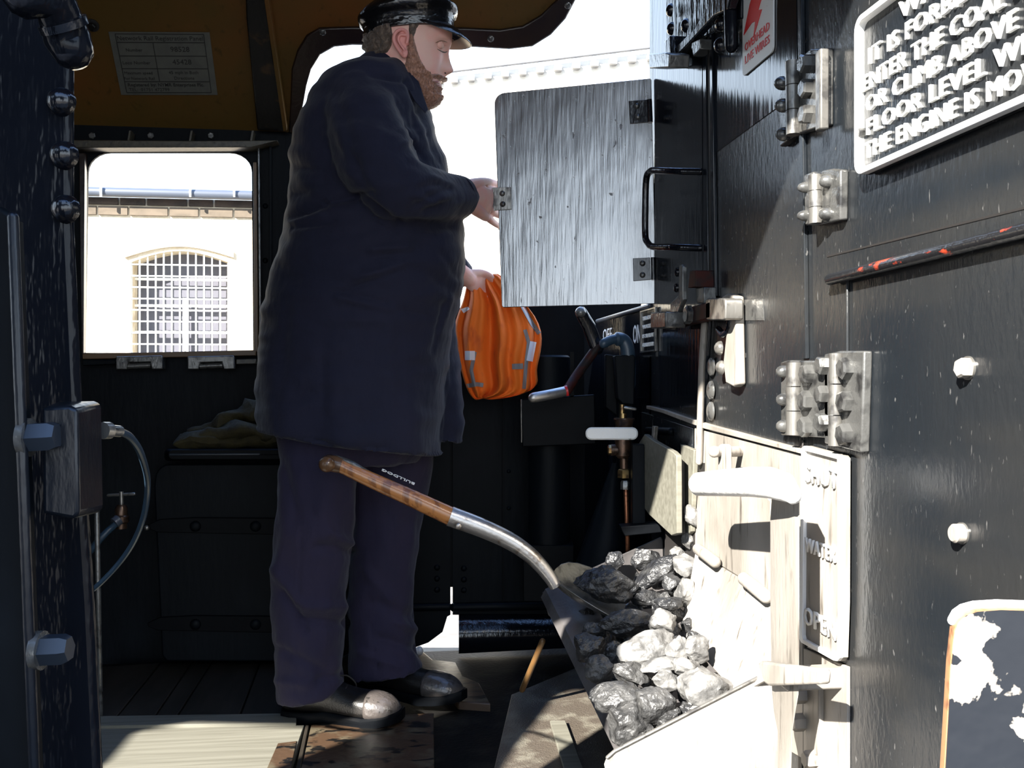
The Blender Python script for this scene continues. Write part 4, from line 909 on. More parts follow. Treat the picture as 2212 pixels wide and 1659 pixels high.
def bvh_of(o):
    e = o.evaluated_get(bpy.context.evaluated_depsgraph_get()); me = e.to_mesh()
    return BVHTree.FromPolygons([o.matrix_world @ v.co for v in me.vertices], [tuple(p.vertices) for p in me.polygons])
def ribbon(bv, pts, w, off, name, m_, par, th=.002):
    """flat strip following the surface under a pixel polyline"""
    P2 = []
    for a_, b_ in zip(pts, pts[1:]):
        n2 = max(2, int(math.hypot(b_[0]-a_[0], b_[1]-a_[1])/5))
        for i in range(n2): P2.append((a_[0]+(b_[0]-a_[0])*i/n2, a_[1]+(b_[1]-a_[1])*i/n2))
    P2.append(pts[-1]); rings = []
    for i, (x, y) in enumerate(P2):
        a_ = P2[max(i-1, 0)]; b_ = P2[min(i+1, len(P2)-1)]; dx, dy = b_[0]-a_[0], b_[1]-a_[1]; l_ = math.hypot(dx, dy) or 1
        nx, ny = -dy/l_*w/2, dx/l_*w/2; row = []; ok = True
        for s_ in (-1, -.5, 0, .5, 1):
            d_ = ray(x+nx*s_, y+ny*s_).normalized(); h_ = bv.ray_cast(CAM, d_)
            if h_[0] is None: ok = False; break
            row.append(h_[0]-d_*off)
        if ok: rings.append(row+[q+FW*th for q in row[::-1]])
    if len(rings) > 1: return MB().loft(rings).build(name, m_, par)
bpy.context.view_layer.update()
bvv = bvh_of(vest)
ribbon(bvv, [(1000, 640), (1003, 665), (1008, 672)], 16, .004, 'white_strip', 'tape_white', vs)
ribbon(bvv, [(1128, 660), (1150, 700), (1168, 725)], 9, .004, 'reflective_strip', 'tape_grey', vs)
ribbon(bvv, [(1134, 712), (1142, 740), (1136, 790), (1132, 840)], 8, .004, 'reflective_strip', 'tape_grey', vs)
ribbon(bvv, [(1152, 738), (1144, 780)], 14, .006, 'white_strip', 'tape_white', vs)
ribbon(bvv, [(1106, 792), (1130, 791)], 12, .006, 'white_strip', 'tape_grey', vs)
ribbon(bvv, [(1004, 768), (1026, 768)], 20, .006, 'white_strip', 'tape_white', vs)
ribbon(bvv, [(1026, 760), (1018, 800), (1024, 830)], 8, .005, 'reflective_strip', 'tape_grey', vs)
ribbon(bvv, [(1008, 834), (1030, 830), (1044, 832)], 9, .005, 'reflective_strip', 'tape_grey', vs)
# ================================================================== THE FIREMAN
man = T('person', 'bearded man in navy work coat and shiny black cap, holding the locker door', 'person', onZ(760, 1560, 0))
TM = 2.68
def lring(py, L, Rr, D, t=TM, n=40, e=2.3, dy=0):
    cx = (L+Rr)/2; hw = (Rr-L)/2; out = []
    for i in range(n):
        th = 2*PI*i/n; c_, s_ = math.cos(th), math.sin(th)
        sc_ = lambda v: math.copysign(abs(v)**(2/e), v)
        out.append(C(cx+hw*sc_(c_), py+dy*c_, t)+FW*(D*sc_(s_)))
    return out
def remesh(mbs, voxel, smooth=2, fac=.5):
    b = bmesh.new()
    for m in mbs:
        bmesh.ops.recalc_face_normals(m.b, faces=m.b.faces)
        me = bpy.data.meshes.new('x'); m.b.to_mesh(me); b.from_mesh(me); bpy.data.meshes.remove(me); m.b.free()
    me = bpy.data.meshes.new('x'); b.to_mesh(me); b.free()
    o = bpy.data.objects.new('x', me); COL.objects.link(o)
    r = o.modifiers.new('r', 'REMESH'); r.mode = 'VOXEL'; r.voxel_size = voxel
    if smooth:
        q = o.modifiers.new('s', 'SMOOTH'); q.iterations = smooth; q.factor = fac
    dg = bpy.context.evaluated_depsgraph_get(); dg.update()
    out = bpy.data.meshes.new_from_object(o.evaluated_get(dg)); bpy.data.objects.remove(o); bpy.data.meshes.remove(me)
    return out
def tubepx(pts, n=18, flat=None, up=None, k=5):
    P3 = smoothpath([C(*p[:3]) for p in pts], k); rr = []
    for i in range(len(pts)-1):
        for j in range(k): f = j/k; rr.append(pts[i][3]*(1-f)+pts[i+1][3]*f)
    rr.append(pts[-1][3]); return MB().tube(P3, rr, n, flat=flat, up=up)
# ---- head (slices follow the profile)
TH = 2.62
def interp(tab, y):
    if y <= tab[0][0]: return tab[0][1]
    for (a_, va), (b_, vb) in zip(tab, tab[1:]):
        if y <= b_: f = (y-a_)/(b_-a_); return va*(1-f)+vb*f
    return tab[-1][1]
FRONT = [(14, 905), (20, 935), (30, 956), (45, 970), (60, 975), (75, 977), (90, 976), (100, 974), (108, 971.5), (116, 970.5), (124, 971.5), (134, 974), (144, 977.5), (151, 980), (155, 979.5), (159, 974), (162, 966), (167, 961), (172, 957.5), (176, 954.5), (179, 951), (182, 952.5), (187, 953.5), (192, 951), (197, 948), (203, 947.5), (212, 949), (220, 947), (227, 940), (232, 930), (236, 915)]
BASEF = [(14, 905), (20, 935), (30, 956), (45, 970), (60, 975), (75, 976.5), (90, 973.5), (100, 968), (110, 962), (125, 958), (140, 956), (155, 955), (165, 953), (175, 948), (185, 945), (195, 943), (205, 943), (215, 944), (222, 941), (227, 935), (232, 925), (236, 910)]
BACK = [(14, 855), (20, 828), (30, 812), (45, 800), (60, 794), (80, 791), (100, 792), (118, 795), (135, 800), (150, 812), (165, 828), (180, 842), (195, 856), (210, 872), (222, 886), (230, 898), (236, 905)]
WID = [(14, .03), (20, .052), (30, .066), (45, .076), (60, .080), (80, .082), (100, .082), (120, .080), (140, .077), (160, .073), (175, .068), (190, .062), (205, .053), (217, .043), (227, .030), (236, .012)]
def smooth_tab(tab, y, w=3):
    return sum(interp(tab, y+d)*k for d, k in ((-w, 1), (-w/2, 2), (0, 3), (w/2, 2), (w, 1)))/9
PXM = TH/F
def headpt(y, th, inflate=0.0):
    bf = smooth_tab(BASEF, y, 5); bk = smooth_tab(BACK, y, 5); fr = smooth_tab(FRONT, y, 1.5); W_ = smooth_tab(WID, y, 4)
    cx = bf*.42+bk*.58; c_, s_ = math.cos(th), math.sin(th)
    hx = (bf-cx) if c_ > 0 else (cx-bk)
    e = 2.35 if c_ > 0 else 2.1
    sc_ = lambda v: math.copysign(abs(v)**(2/e), v)
    x = cx+hx*sc_(c_); lat = W_*sc_(s_)
    g = lambda x0, y0, l0, sx, sy, sl: math.exp(-((x-x0)/sx)**2-((y-y0)/sy)**2-((abs(lat)-l0)/sl)**2)
    if c_ > 0:
        sig = interp([(60, .03), (100, .012), (118, .010), (135, .011), (148, .015), (156, .016), (162, .016), (170, .024), (180, .026), (190, .026), (236, .03)], y)
        x += (fr-bf)*math.exp(-(lat/sig)**2)
        front = max(0, c_)
        lt = abs(lat)
        # eye sockets, lids, brow, cheeks, nostril wings, mouth corners
        def G(y0, l0, sy, sl): return math.exp(-((y-y0)/sy)**2-((lt-l0)/sl)**2)
        x -= 9.0*G(108, .034, 9, .016)
        x += 5.0*G(109, .033, 6.5, .013)      # closed lid bulge
        x += 3.5*G(93, .033, 6, .022)         # brow
        x += 4.0*G(140, .042, 16, .020)       # cheek
        x += 3.5*G(152, .0165, 5, .006)       # nostril wing
        x -= 1.0*G(150, .027, 12, .010)       # nose-cheek crease
        x += 2.5*G(172, .006, 4, .010); x += 2.0*G(186, .0, 4, .016)
        x -= 2.5*G(179.5, .010, 1.8, .018)
        x += 2.0*G(212, 0, 8, .02)
    # temple and jaw modelling
    lat *= 1-.05*math.exp(-((y-85)/22)**2)*math.exp(-((x-930)/22)**2)
    nrm = (RT*(c_)+FW*s_).normalized()
    return C(x, y, TH)+FW*lat+nrm*inflate
def headrings(infl=None, y0=14, y1=236, step=2.2, n=120):
    out = []; y = y0
    while y <= y1+.01:
        r_ = []
        for i in range(n):
            th = 2*PI*i/n
            p = headpt(y, th)
            if infl: p = headpt(y, th, infl(p, y, th))
            r_.append(p)
        out.append(r_); y += step
    return out
hd = MB().loft(headrings())
neck = tubepx([(858, 130, TH, .062), (850, 170, 2.63, .070), (840, 215, 2.65, .080), (830, 260, 2.67, .09)], 24)
# ears
def ear(sgn):
    tl = TH+sgn*.0865; ms = []
    ol = [(879, 92), (881, 78), (877, 68), (868, 64), (857, 68), (851, 78), (851, 90), (857, 102), (864, 112), (871, 121), (876, 121), (878, 112)]
    P3 = [C(x, y, tl+sgn*(.014 if 4 <= i <= 8 else .004)) for i, (x, y) in enumerate(ol)]
    ms.append(MB().tube(smoothpath(P3, 4), .0046, 10))
    inner = [C(x, y, tl+sgn*.006) for x, y in [(874, 76), (864, 76), (860, 86), (866, 98), (872, 106)]]
    ms.append(MB().tube(smoothpath(inner, 4), .0034, 8))
    m = MB(); m.loft([[C(868+(x-868)*.95, 91+(y-91)*.95, tl-sgn*.010+ (0.004*sgn)) for x, y in ol], [C(868+(x-868)*.9, 91+(y-91)*.93, tl+sgn*.003) for x, y in ol]]); ms.append(m)
    ms.append(MB().ball(C(874, 116, tl+sgn*.002), .0085, 8)); ms.append(MB().ball(C(879, 94, tl), .006, 6))
    return ms
# core, limbs and hands (mostly under the clothes)
core = MB().loft([lring(y, L+30, Rr-30, D-.03, t_) for y, L, Rr, D, t_ in [(185, 720, 905, .10, 2.68), (230, 690, 915, .19, 2.68), (330, 660, 930, .20, 2.68), (450, 655, 950, .20, 2.68), (560, 640, 975, .20, 2.68), (700, 620, 960, .19, 2.68), (860, 620, 950, .18, 2.68), (960, 640, 930, .16, 2.68)]])
legs = [tubepx([(690, 900, 2.58, .10), (690, 1180, 2.57, .065), (672, 1430, 2.58, .040), (668, 1470, 2.585, .036)]), tubepx([(840, 900, 2.78, .10), (835, 1180, 2.78, .065), (830, 1400, 2.79, .036), (830, 1425, 2.79, .034)])]
feet = [tubepx([(655, 1540, 2.60, .035), (760, 1550, 2.57, .03)]), tubepx([(815, 1480, 2.79, .035), (905, 1500, 2.74, .03)])]
armc = [tubepx([(790, 235, 2.50, .06), (835, 400, 2.42, .05), (920, 425, 2.52, .042), (985, 425, 2.66, .034), (1012, 424, 2.72, .0285)]),
        tubepx([(800, 240, 2.86, .06), (880, 460, 2.93, .045), (960, 560, 2.97, .035), (1012, 603, 3.0, .026)])]
# near hand on the edge of the flap
def flatpalm(a_, b_, w, h, up, n=6):
    a_, b_ = Vector(a_), Vector(b_); d = (b_-a_).normalized(); u = (Vector(up)-d*Vector(up).dot(d)).normalized(); v = d.cross(u); rg = []
    for i in range(n+1):
        f = i/n; k = .80+.30*math.sin(PI*min(1, f*1.1)*.75); c_ = a_.lerp(b_, f)
        rg.append([c_+u*(w*k*math.cos(t*2*PI/16))+v*(h*(1.1-.25*f)*math.sin(t*2*PI/16)) for t in range(16)])
    return MB().loft(rg)
hand = [flatpalm(C(1005, 418, 2.72), C(1058, 437, 2.83), .036, .016, UP+RT*.15)]
fl = [ # fingers curl behind the flap edge
 [(1052, 412, 2.835, .0105), (1066, 414, 2.88, .010), (1082, 418, 2.925, .0092), (1096, 420, 2.998, .008), (1090, 421, 3.02, .0075)],
 [(1052, 430, 2.835, .0108), (1068, 436, 2.88, .0102), (1086, 441, 2.925, .0094), (1102, 444, 3.000, .0082), (1096, 445, 3.025, .0076)],
 [(1050, 448, 2.83, .0102), (1066, 458, 2.87, .0098), (1082, 466, 2.92, .009), (1096, 470, 3.000, .008), (1090, 471, 3.025, .0074)],
 [(1044, 460, 2.82, .0092), (1058, 474, 2.86, .0086), (1072, 485, 2.91, .008), (1084, 492, 2.995, .007), (1080, 493, 3.01, .0066)]]
for f in fl: hand.append(tubepx([(x_, y_, t_, r_*(1.28 if i_ < 2 else 1.1)) for i_, (x_, y_, t_, r_) in enumerate(f)], 12))
hand.append(MB().ball(C(1046, 446, 2.82), .026, 10, sc=(.9, .8, 1)))
hand.append(tubepx([(1012, 402, 2.725, .019), (1030, 396, 2.77, .0155), (1052, 393, 2.84, .012), (1072, 398, 2.90, .0105), (1084, 402, 2.935, .0085)], 12))
hand.append(tubepx([(1012, 440, 2.73, .020), (1032, 456, 2.78, .017), (1050, 470, 2.83, .012)], 12))
hand2 = [flatpalm(C(1012, 604, 3.0), C(1050, 618, 3.04), .032, .014, UP)]
for i, dy in enumerate((-14, -4, 6, 16)):
    hand2.append(tubepx([(1046, 614+dy, 3.035, .010), (1062, 620+dy, 3.05, .0098), (1072, 630+dy, 3.06, .009), (1064, 638+dy, 3.045, .008), (1056, 634+dy, 3.03, .0075)][:5-(i == 3)], 10))
hand2.append(tubepx([(1018, 592, 3.0, .015), (1040, 590, 3.02, .012), (1058, 596, 3.03, .0095), (1066, 606, 3.035, .0085)], 10))
body = remesh([hd, neck]+[core]+legs+armc+hand+hand2, .0028, 1, .4)
bo = addmesh('body', body, 'skin', man, smooth=80)
for s_ in (-1, 1): addmesh('ear', remesh(ear(s_), .0014, 2, .5), 'ear_skin', man, smooth=80)
# lips, eyelash line, eyebrow, ear tint
def onhead(pts, rad, name, m_, par, n=8, off=0, sgn=-1):
    out = []
    for x, y in pts:
        best = min((abs(proj(headpt(y, a*PI/90))[0]-x), a) for a in (range(90, 181) if sgn < 0 else range(0, 91)) if True)
        out.append(headpt(y, best[1]*PI/90))
    return out
def nearside(y, x):
    """point of the camera side of the head at that height and px x"""
    best = None
    for k_ in range(0, 181):
        th = -PI*k_/180
        p = headpt(y, th); d_ = abs(proj(p)[0]-x)
        if best is None or d_ < best[0]: best = (d_, p)
    return best[1]
bvb = BVHTree.FromPolygons([v.co for v in body.vertices], [tuple(p.vertices) for p in body.polygons])
def hit(x, y, off=0.0):
    d_ = ray(x, y).normalized(); h_ = bvb.ray_cast(CAM, d_)
    return (h_[0]-d_*off) if h_[0] else C(x, y, TH)
def facetube(pts, r_, name, m_, n=8, off=0.0):
    P3 = [hit(x, y, off) for x, y in pts]; q = smoothpath(P3, 3); k_ = len(q)
    rr = [r_*(.35+.65*math.sin(PI*(i+.5)/k_)) for i in range(k_)]
    return MB().tube(q, rr, n).build(name, m_, man)
facetube([(949, 176), (943, 177), (936, 177)], .0028, 'lips', 'lip'); facetube([(949, 184), (944, 184), (937, 181)], .0028, 'lips', 'lip')
facetube([(950, 180), (943, 180), (934, 179)], .0012, 'mouth_line', 'beard_ginger', off=.001)
facetube([(945, 106), (950, 109), (956, 112), (962, 113), (966, 111)], .0019, 'eyelashes', 'hair_brown', off=.0)
facetube([(944, 101), (950, 98), (958, 97), (965, 99)], .0010, 'eyelid_crease', 'ear_skin', off=-.0004)
facetube([(940, 93), (948, 89), (956, 88), (966, 91)], .0022, 'eyebrow', 'beard_ginger', off=-.0012)
facetube([(960, 157), (963, 158)], .0022, 'nostril', 'ink', off=-.001)
for s_ in (-1, 1):
    MB().ball(C(953, 106, TH)+FW*(s_*.034)-RT*.0035, .0125, 12).build('eyelid', 'skin', man)
# ear surface tinted redder
# ---- beard and hair as thick shells over the head
def inpoly(x, y, pl):
    c_ = False
    for (x1, y1), (x2, y2) in zip(pl, pl[1:]+pl[:1]):
        if (y1 > y) != (y2 > y) and x < (x2-x1)*(y-y1)/(y2-y1)+x1: c_ = not c_
    return c_
def distpoly(x, y, pl):
    d = 1e9
    for (x1, y1), (x2, y2) in zip(pl, pl[1:]+pl[:1]):
        L2 = (x2-x1)**2+(y2-y1)**2 or 1; t = max(0, min(1, ((x-x1)*(x2-x1)+(y-y1)*(y2-y1))/L2)); d = min(d, math.hypot(x-x1-t*(x2-x1), y-y1-t*(y2-y1)))
    return d if inpoly(x, y, pl) else -d
BEARD = [(884, 96), (893, 94), (897, 112), (903, 132), (911, 150), (922, 166), (932, 172), (940, 168), (952, 166), (966, 166), (962, 176), (950, 178), (936, 180), (934, 184), (946, 189), (956, 194), (966, 206), (966, 226), (948, 244), (915, 250), (885, 240), (862, 205), (868, 178), (876, 150), (880, 120)]
HAIR = [(770, 82), (810, 78), (850, 70), (872, 64), (884, 60), (912, 58), (909, 72), (900, 86), (894, 104), (884, 104), (883, 88), (882, 68), (868, 63), (852, 68), (846, 82), (850, 100), (846, 122), (838, 134), (820, 138), (800, 150), (776, 150), (770, 100)]
def shell(poly, hmax, freq, seed):
    def f(p, y, th):
        x = proj(p)[0]; d = distpoly(x, y, poly); k_ = max(0, min(1, d/5+.15))
        nz_ = noise.noise(Vector((x*freq, y*freq*.8, 3*math.sin(th)+seed)))
        nz2 = noise.noise(Vector((x*freq*3, y*freq*2.4, 3*math.sin(th)+seed)))
        return -.004+k_*(hmax+.004+hmax*.75*nz_+hmax*.4*nz2)
    return f
MB().loft(headrings(shell(BEARD, .0085, .16, 2), 60, 236, 1.6, 220)).build('beard', 'beard_ginger', man, smooth=60)
MB().loft(headrings(shell(HAIR, .0085, .10, 8), 30, 150, 1.6, 220)).build('hair', 'hair_brown', man, smooth=60)
# ---- cap
capo = bpy.data.objects.new('cap', bpy.data.meshes.new('cap'))
def cring(cx, cy, a_, w_, tilt=-.115, n=48, wav=0, e=2.2):
    out = []
    for i in range(n):
        th = 2*PI*i/n; sc_ = lambda v: math.copysign(abs(v)**(2/e), v)
        x = a_*sc_(math.cos(th)); out.append(C(cx+x, cy+x*tilt+wav*math.sin(th*5+cx)*1.5+wav*math.sin(th*9), TH)+FW*(w_*sc_(math.sin(th))))
    return out
m = MB().loft([cring(884, 66, 95, .088), cring(883, 62, 97, .091), cring(882, 52, 98, .093, wav=.4), cring(882, 47, 103, .100, wav=.6), cring(881, 43, 107, .108, wav=.8), cring(880, 34, 109, .113, wav=.8), cring(881, 25, 104, .110, -.09, wav=.8), cring(884, 16, 92, .095, -.06, wav=.6), cring(888, 8, 72, .072, -.04), cring(892, 3, 45, .045, -.03), cring(893, 1.5, 12, .012, -.02)])
cap_ = m.build('cap', 'cap_leather', man, smooth=70, sub=1)
for v in cap_.data.vertices:
    v.co += Vector((noise.noise(v.co*18), noise.noise(v.co*18+Vector((4, 4, 4))), 1.4*noise.noise(v.co*Vector((9, 9, 30)))))*.006
MB().loft([cring(884, 79, 94, .0865), cring(884, 78.5, 96.5, .090), cring(883, 58, 97.5, .0925), cring(883, 57.5, 94, .089)]).build('cap_band', 'cap_leather', cap_, smooth=60)
MB().tube([C(982, 36, TH)+FW*-.02, C(984, 30, TH), C(982, 36, TH)+FW*.02], .003, 8).build('crown_piping', 'worn_steel', cap_)
# peak
rg = []
for i in range(25):
    th = math.radians(-72+144*i/24); c_, s_ = math.cos(th), math.sin(th)
    inn = C(884+93*c_, 68-10*c_+0, TH)+FW*(.089*s_)
    k_ = max(0, math.cos(th*1.2))**.8
    o1 = C(884+(96+21*k_)*c_, 68-10*c_+16*k_, TH)+FW*(.091*s_*(1+.12*k_))
    o2_ = C(884+(96+39*k_)*c_, 68-10*c_+37*k_, TH)+FW*(.091*s_*(1+.20*k_))
    rg.append([inn, o1, o2_, o2_-UP*.0025, o1-UP*.003, inn-UP*.003])
m = MB(); m.loft(rg); m.build('peak', 'cap_leather', cap_, smooth=50)
m = MB(); m.loft([[r_[4]-UP*.0006-(r_[4]-r_[5])*.15, r_[3]-UP*.0008-(r_[3]-r_[4])*.12, r_[3]-UP*.0022-(r_[3]-r_[4])*.12, r_[4]-UP*.0022-(r_[4]-r_[5])*.15] for r_ in rg[3:-3]]); m.build('peak_lining', 'peak_under', cap_)
# ---- coat
cr_ = [(148, 800, 885, .085, 2.64, 0), (158, 765, 900, .125, 2.66, 0), (172, 728, 908, .175, 2.68, 0), (192, 700, 916, .215, 2.68, 0), (220, 680, 925, .235, 2.68, 0), (260, 660, 934, .245, 2.68, 0), (300, 642, 946, .25, 2.68, 0), (340, 634, 960, .25, 2.68, 0), (400, 634, 975, .255, 2.68, 0), (450, 632, 990, .26, 2.68, 0),
       (480, 626, 1000, .262, 2.68, 0), (500, 624, 1003, .265, 2.68, 0), (550, 608, 1004, .265, 2.68, 0), (600, 594, 1003, .262, 2.68, 0), (640, 583, 997, .258, 2.68, 0), (680, 575, 986, .252, 2.68, 0), (720, 570, 976, .248, 2.68, 0), (780, 564, 968, .25, 2.68, 0), (850, 560, 962, .255, 2.68, 0), (910, 559, 958, .262, 2.68, 10), (938, 560, 956, .265, 2.68, 32), (952, 566, 954, .262, 2.68, 30)]
coat = [MB().loft([lring(y, L, Rr, D, t_, 56, 2.35, dy) for y, L, Rr, D, t_, dy in cr_])]
coat.append(MB().loft([lring(y, L, Rr, D, 2.82, 32, 2.2, dy) for y, L, Rr, D, dy in [(640, 900, 988, .05, 0), (700, 905, 984, .08, 0), (760, 905, 990, .09, 0), (850, 905, 997, .10, 0), (910, 905, 1001, .10, 4), (945, 910, 999, .10, 14)]]))
coat.append(tubepx([(775, 225, 2.52, .095), (790, 285, 2.46, .100), (815, 350, 2.42, .100), (850, 403, 2.40, .088), (905, 424, 2.46, .079), (955, 427, 2.56, .066), (988, 426, 2.63, .057)], 30))
coat.append(tubepx([(800, 235, 2.86, .095), (840, 330, 2.91, .09), (880, 450, 2.95, .075), (940, 540, 2.99, .058), (990, 590, 3.01, .045)], 24))
cm = remesh(coat, .0065, 5, .5)
# folds pressed into the cloth: (x0, y0, x1, y1, width px, depth m)
FOLD = [(630, 470, 700, 440, 6, -.014), (700, 440, 800, 418, 6, -.010), (632, 492, 720, 480, 5, -.010), (628, 480, 690, 462, 6, .010), (636, 420, 700, 395, 6, -.008), (640, 360, 700, 372, 6, -.006),
        (770, 430, 860, 486, 9, -.020), (860, 486, 980, 490, 9, -.020), (905, 405, 960, 395, 6, -.008), (900, 440, 975, 405, 6, -.009), (915, 458, 985, 430, 5, -.008), (885, 420, 940, 440, 6, .007), (930, 380, 980, 400, 5, .006),
        (880, 300, 915, 340, 6, -.007), (860, 270, 905, 275, 6, -.006), (850, 320, 900, 300, 5, .006), (905, 215, 925, 290, 5, -.008), (925, 290, 950, 350, 5, -.006), (890, 240, 905, 300, 5, -.005),
        (790, 555, 890, 545, 6, -.007), (800, 540, 885, 533, 6, .009), (770, 600, 870, 570, 6, .010), (740, 630, 850, 590, 5, -.007), (730, 640, 850, 668, 6, .010), (720, 628, 830, 655, 5, -.007), (850, 668, 960, 690, 5, -.004), (720, 690, 820, 690, 9, .006),
        (700, 720, 695, 950, 9, -.004), (860, 700, 870, 960, 9, -.004), (620, 650, 600, 900, 10, -.005), (960, 660, 935, 760, 6, -.008), (975, 640, 950, 720, 5, .008), (930, 590, 985, 640, 8, -.006), (945, 540, 990, 600, 6, -.005),
        (720, 200, 760, 300, 10, -.006), (705, 260, 735, 350, 9, -.006), (750, 320, 790, 410, 9, -.008), (800, 160, 880, 175, 5, -.010), (878, 172, 905, 240, 4, -.010)]
cm.update()
nrm = [v.normal.copy() for v in cm.vertices]
for v, n_ in zip(cm.vertices, nrm):
    x, y = proj(v.co)
    if n_.dot(FW) < .2:
        d = 0
        for x0, y0, x1, y1, w_, dep in FOLD:
            L2 = (x1-x0)**2+(y1-y0)**2; t = max(0, min(1, ((x-x0)*(x1-x0)+(y-y0)*(y1-y0))/L2))
            q = ((x-x0-t*(x1-x0))**2+(y-y0-t*(y1-y0))**2)/(w_*w_*1.6)
            if q < 6: d += dep*math.exp(-q)*(.45+.55*math.sin(PI*min(1, max(0, t+.12))*.85))
        v.co += n_*d
    v.co += n_*(.007*noise.noise(Vector((x*.011, y*.026, n_.dot(FW)*2)))+.003*noise.noise(Vector((x*.03, y*.05, 5+n_.dot(FW)*2))))
    if y > 760: v.co += n_*(.010*math.sin(x*.045+1.2*math.sin(y*.004))*(y-760)/220*(1 if abs(n_.z) < .6 else 0))
coat_o = addmesh('coat', cm, 'coat_navy', man, smooth=80)
# collar
m = MB(); rg = []
for i in range(33):
    th = math.radians(25+310*i/32)
    def cp(y, hw, dd, cx, e_): 
        return C(cx+hw*math.cos(th+0), y+e_*math.cos(th), 2.63)+FW*(dd*math.sin(th))
    rg.append([cp(132, 50, .074, 842, 10), cp(165, 66, .095, 838, 30), cp(172, 72, .100, 838, 34), cp(130, 55, .080, 842, 10)])
m.loft(rg).build('collar', 'coat_navy', coat_o, smooth=60, sub=1)
m = MB()
lp_ = [C(x, y, t_) for x, y, t_ in [(878, 150, 2.555), (905, 178, 2.55), (914, 205, 2.55), (926, 240, 2.55), (920, 246, 2.53), (898, 222, 2.52), (876, 182, 2.53)]]
m.prism(lp_, -FW*.008).build('lapel', 'coat_navy', coat_o, bev=.002)
m = MB()
lp_ = [C(x, y, t_) for x, y, t_ in [(876, 172, 2.56), (902, 176, 2.56), (912, 196, 2.56), (900, 204, 2.54), (884, 200, 2.54)]]
m.prism(lp_, -FW*.010).build('lapel', 'coat_navy', coat_o, bev=.002)
# cuff edge
MB().tube([C(984, 426, 2.622), C(992, 426, 2.64)], [.0585, .0565], 30, ends=False).build('cuff', 'coat_navy', coat_o)
# ---- trousers
tr = [MB().loft([lring(y, L, Rr, D, t_, 40, 2.2, dy) for y, L, Rr, D, t_, dy in [(900, 600, 780, .105, 2.58, 0), (1000, 603, 776, .105, 2.575, 0), (1080, 600, 768, .100, 2.57, 0), (1150, 594, 762, .098, 2.57, 0), (1220, 589, 756, .095, 2.575, 0), (1300, 588, 746, .092, 2.58, 0), (1380, 592, 742, .090, 2.585, 0), (1440, 596, 738, .088, 2.59, 0), (1490, 600, 742, .088, 2.59, -4), (1502, 602, 738, .086, 2.59, -12)]]),
      MB().loft([lring(y, L, Rr, D, t_, 40, 2.2, dy) for y, L, Rr, D, t_, dy in [(900, 745, 945, .11, 2.78, 0), (1000, 748, 936, .105, 2.785, 0), (1080, 752, 920, .100, 2.79, 0), (1150, 754, 906, .095, 2.79, 0), (1220, 754, 898, .092, 2.79, 0), (1300, 752, 892, .090, 2.79, 0), (1360, 752, 893, .088, 2.79, 0), (1410, 753, 902, .090, 2.785, -2), (1450, 757, 912, .092, 2.78, -8)]]),
      MB().loft([lring(y, L, Rr, D, 2.68, 40, 2.2) for y, L, Rr, D in [(860, 590, 940, .22), (930, 600, 940, .21), (1000, 650, 900, .15)]])]
tm = remesh(tr, .006, 4, .5)
TF = [(600, 1400, 700, 1450, 8, -.009), (690, 1180, 760, 1190, 9, -.010), (650, 1340, 745, 1345, 8, -.012), (610, 1280, 660, 1360, 8, -.012), (690, 1470, 740, 1455, 7, -.010), (600, 1470, 660, 1480, 8, .007), (660, 1310, 740, 1310, 9, .010), (595, 1230, 640, 1300, 9, .010), (715, 1150, 755, 1175, 8, .010),
      (820, 1380, 905, 1400, 8, -.010), (800, 1300, 890, 1330, 10, -.008), (780, 1410, 860, 1440, 8, .008), (790, 1230, 840, 1290, 10, .009), (650, 1100, 640, 1500, 3, -.003), (800, 1350, 815, 1450, 3, -.003), (610, 1000, 640, 1120, 10, -.006), (700, 1080, 700, 1160, 12, .006), (860, 1345, 905, 1365, 7, .010)]
tm.update(); nrm = [v.normal.copy() for v in tm.vertices]
for v, n_ in zip(tm.vertices, nrm):
    x, y = proj(v.co)
    if n_.dot(FW) < .2:
        d = 0
        for x0, y0, x1, y1, w_, dep in TF:
            L2 = (x1-x0)**2+(y1-y0)**2; t = max(0, min(1, ((x-x0)*(x1-x0)+(y-y0)*(y1-y0))/L2)); q = ((x-x0-t*(x1-x0))**2+(y-y0-t*(y1-y0))**2)/(w_*w_*1.6)
            if q < 6: d += dep*math.exp(-q)
        v.co += n_*d
    v.co += n_*(.006*noise.noise(Vector((x*.02, y*.014, n_.dot(FW)*2)))+.003*noise.noise(Vector((x*.05, y*.03, 5+n_.dot(FW)*2))))
addmesh('trousers', tm, 'trouser_navy', man, smooth=80)
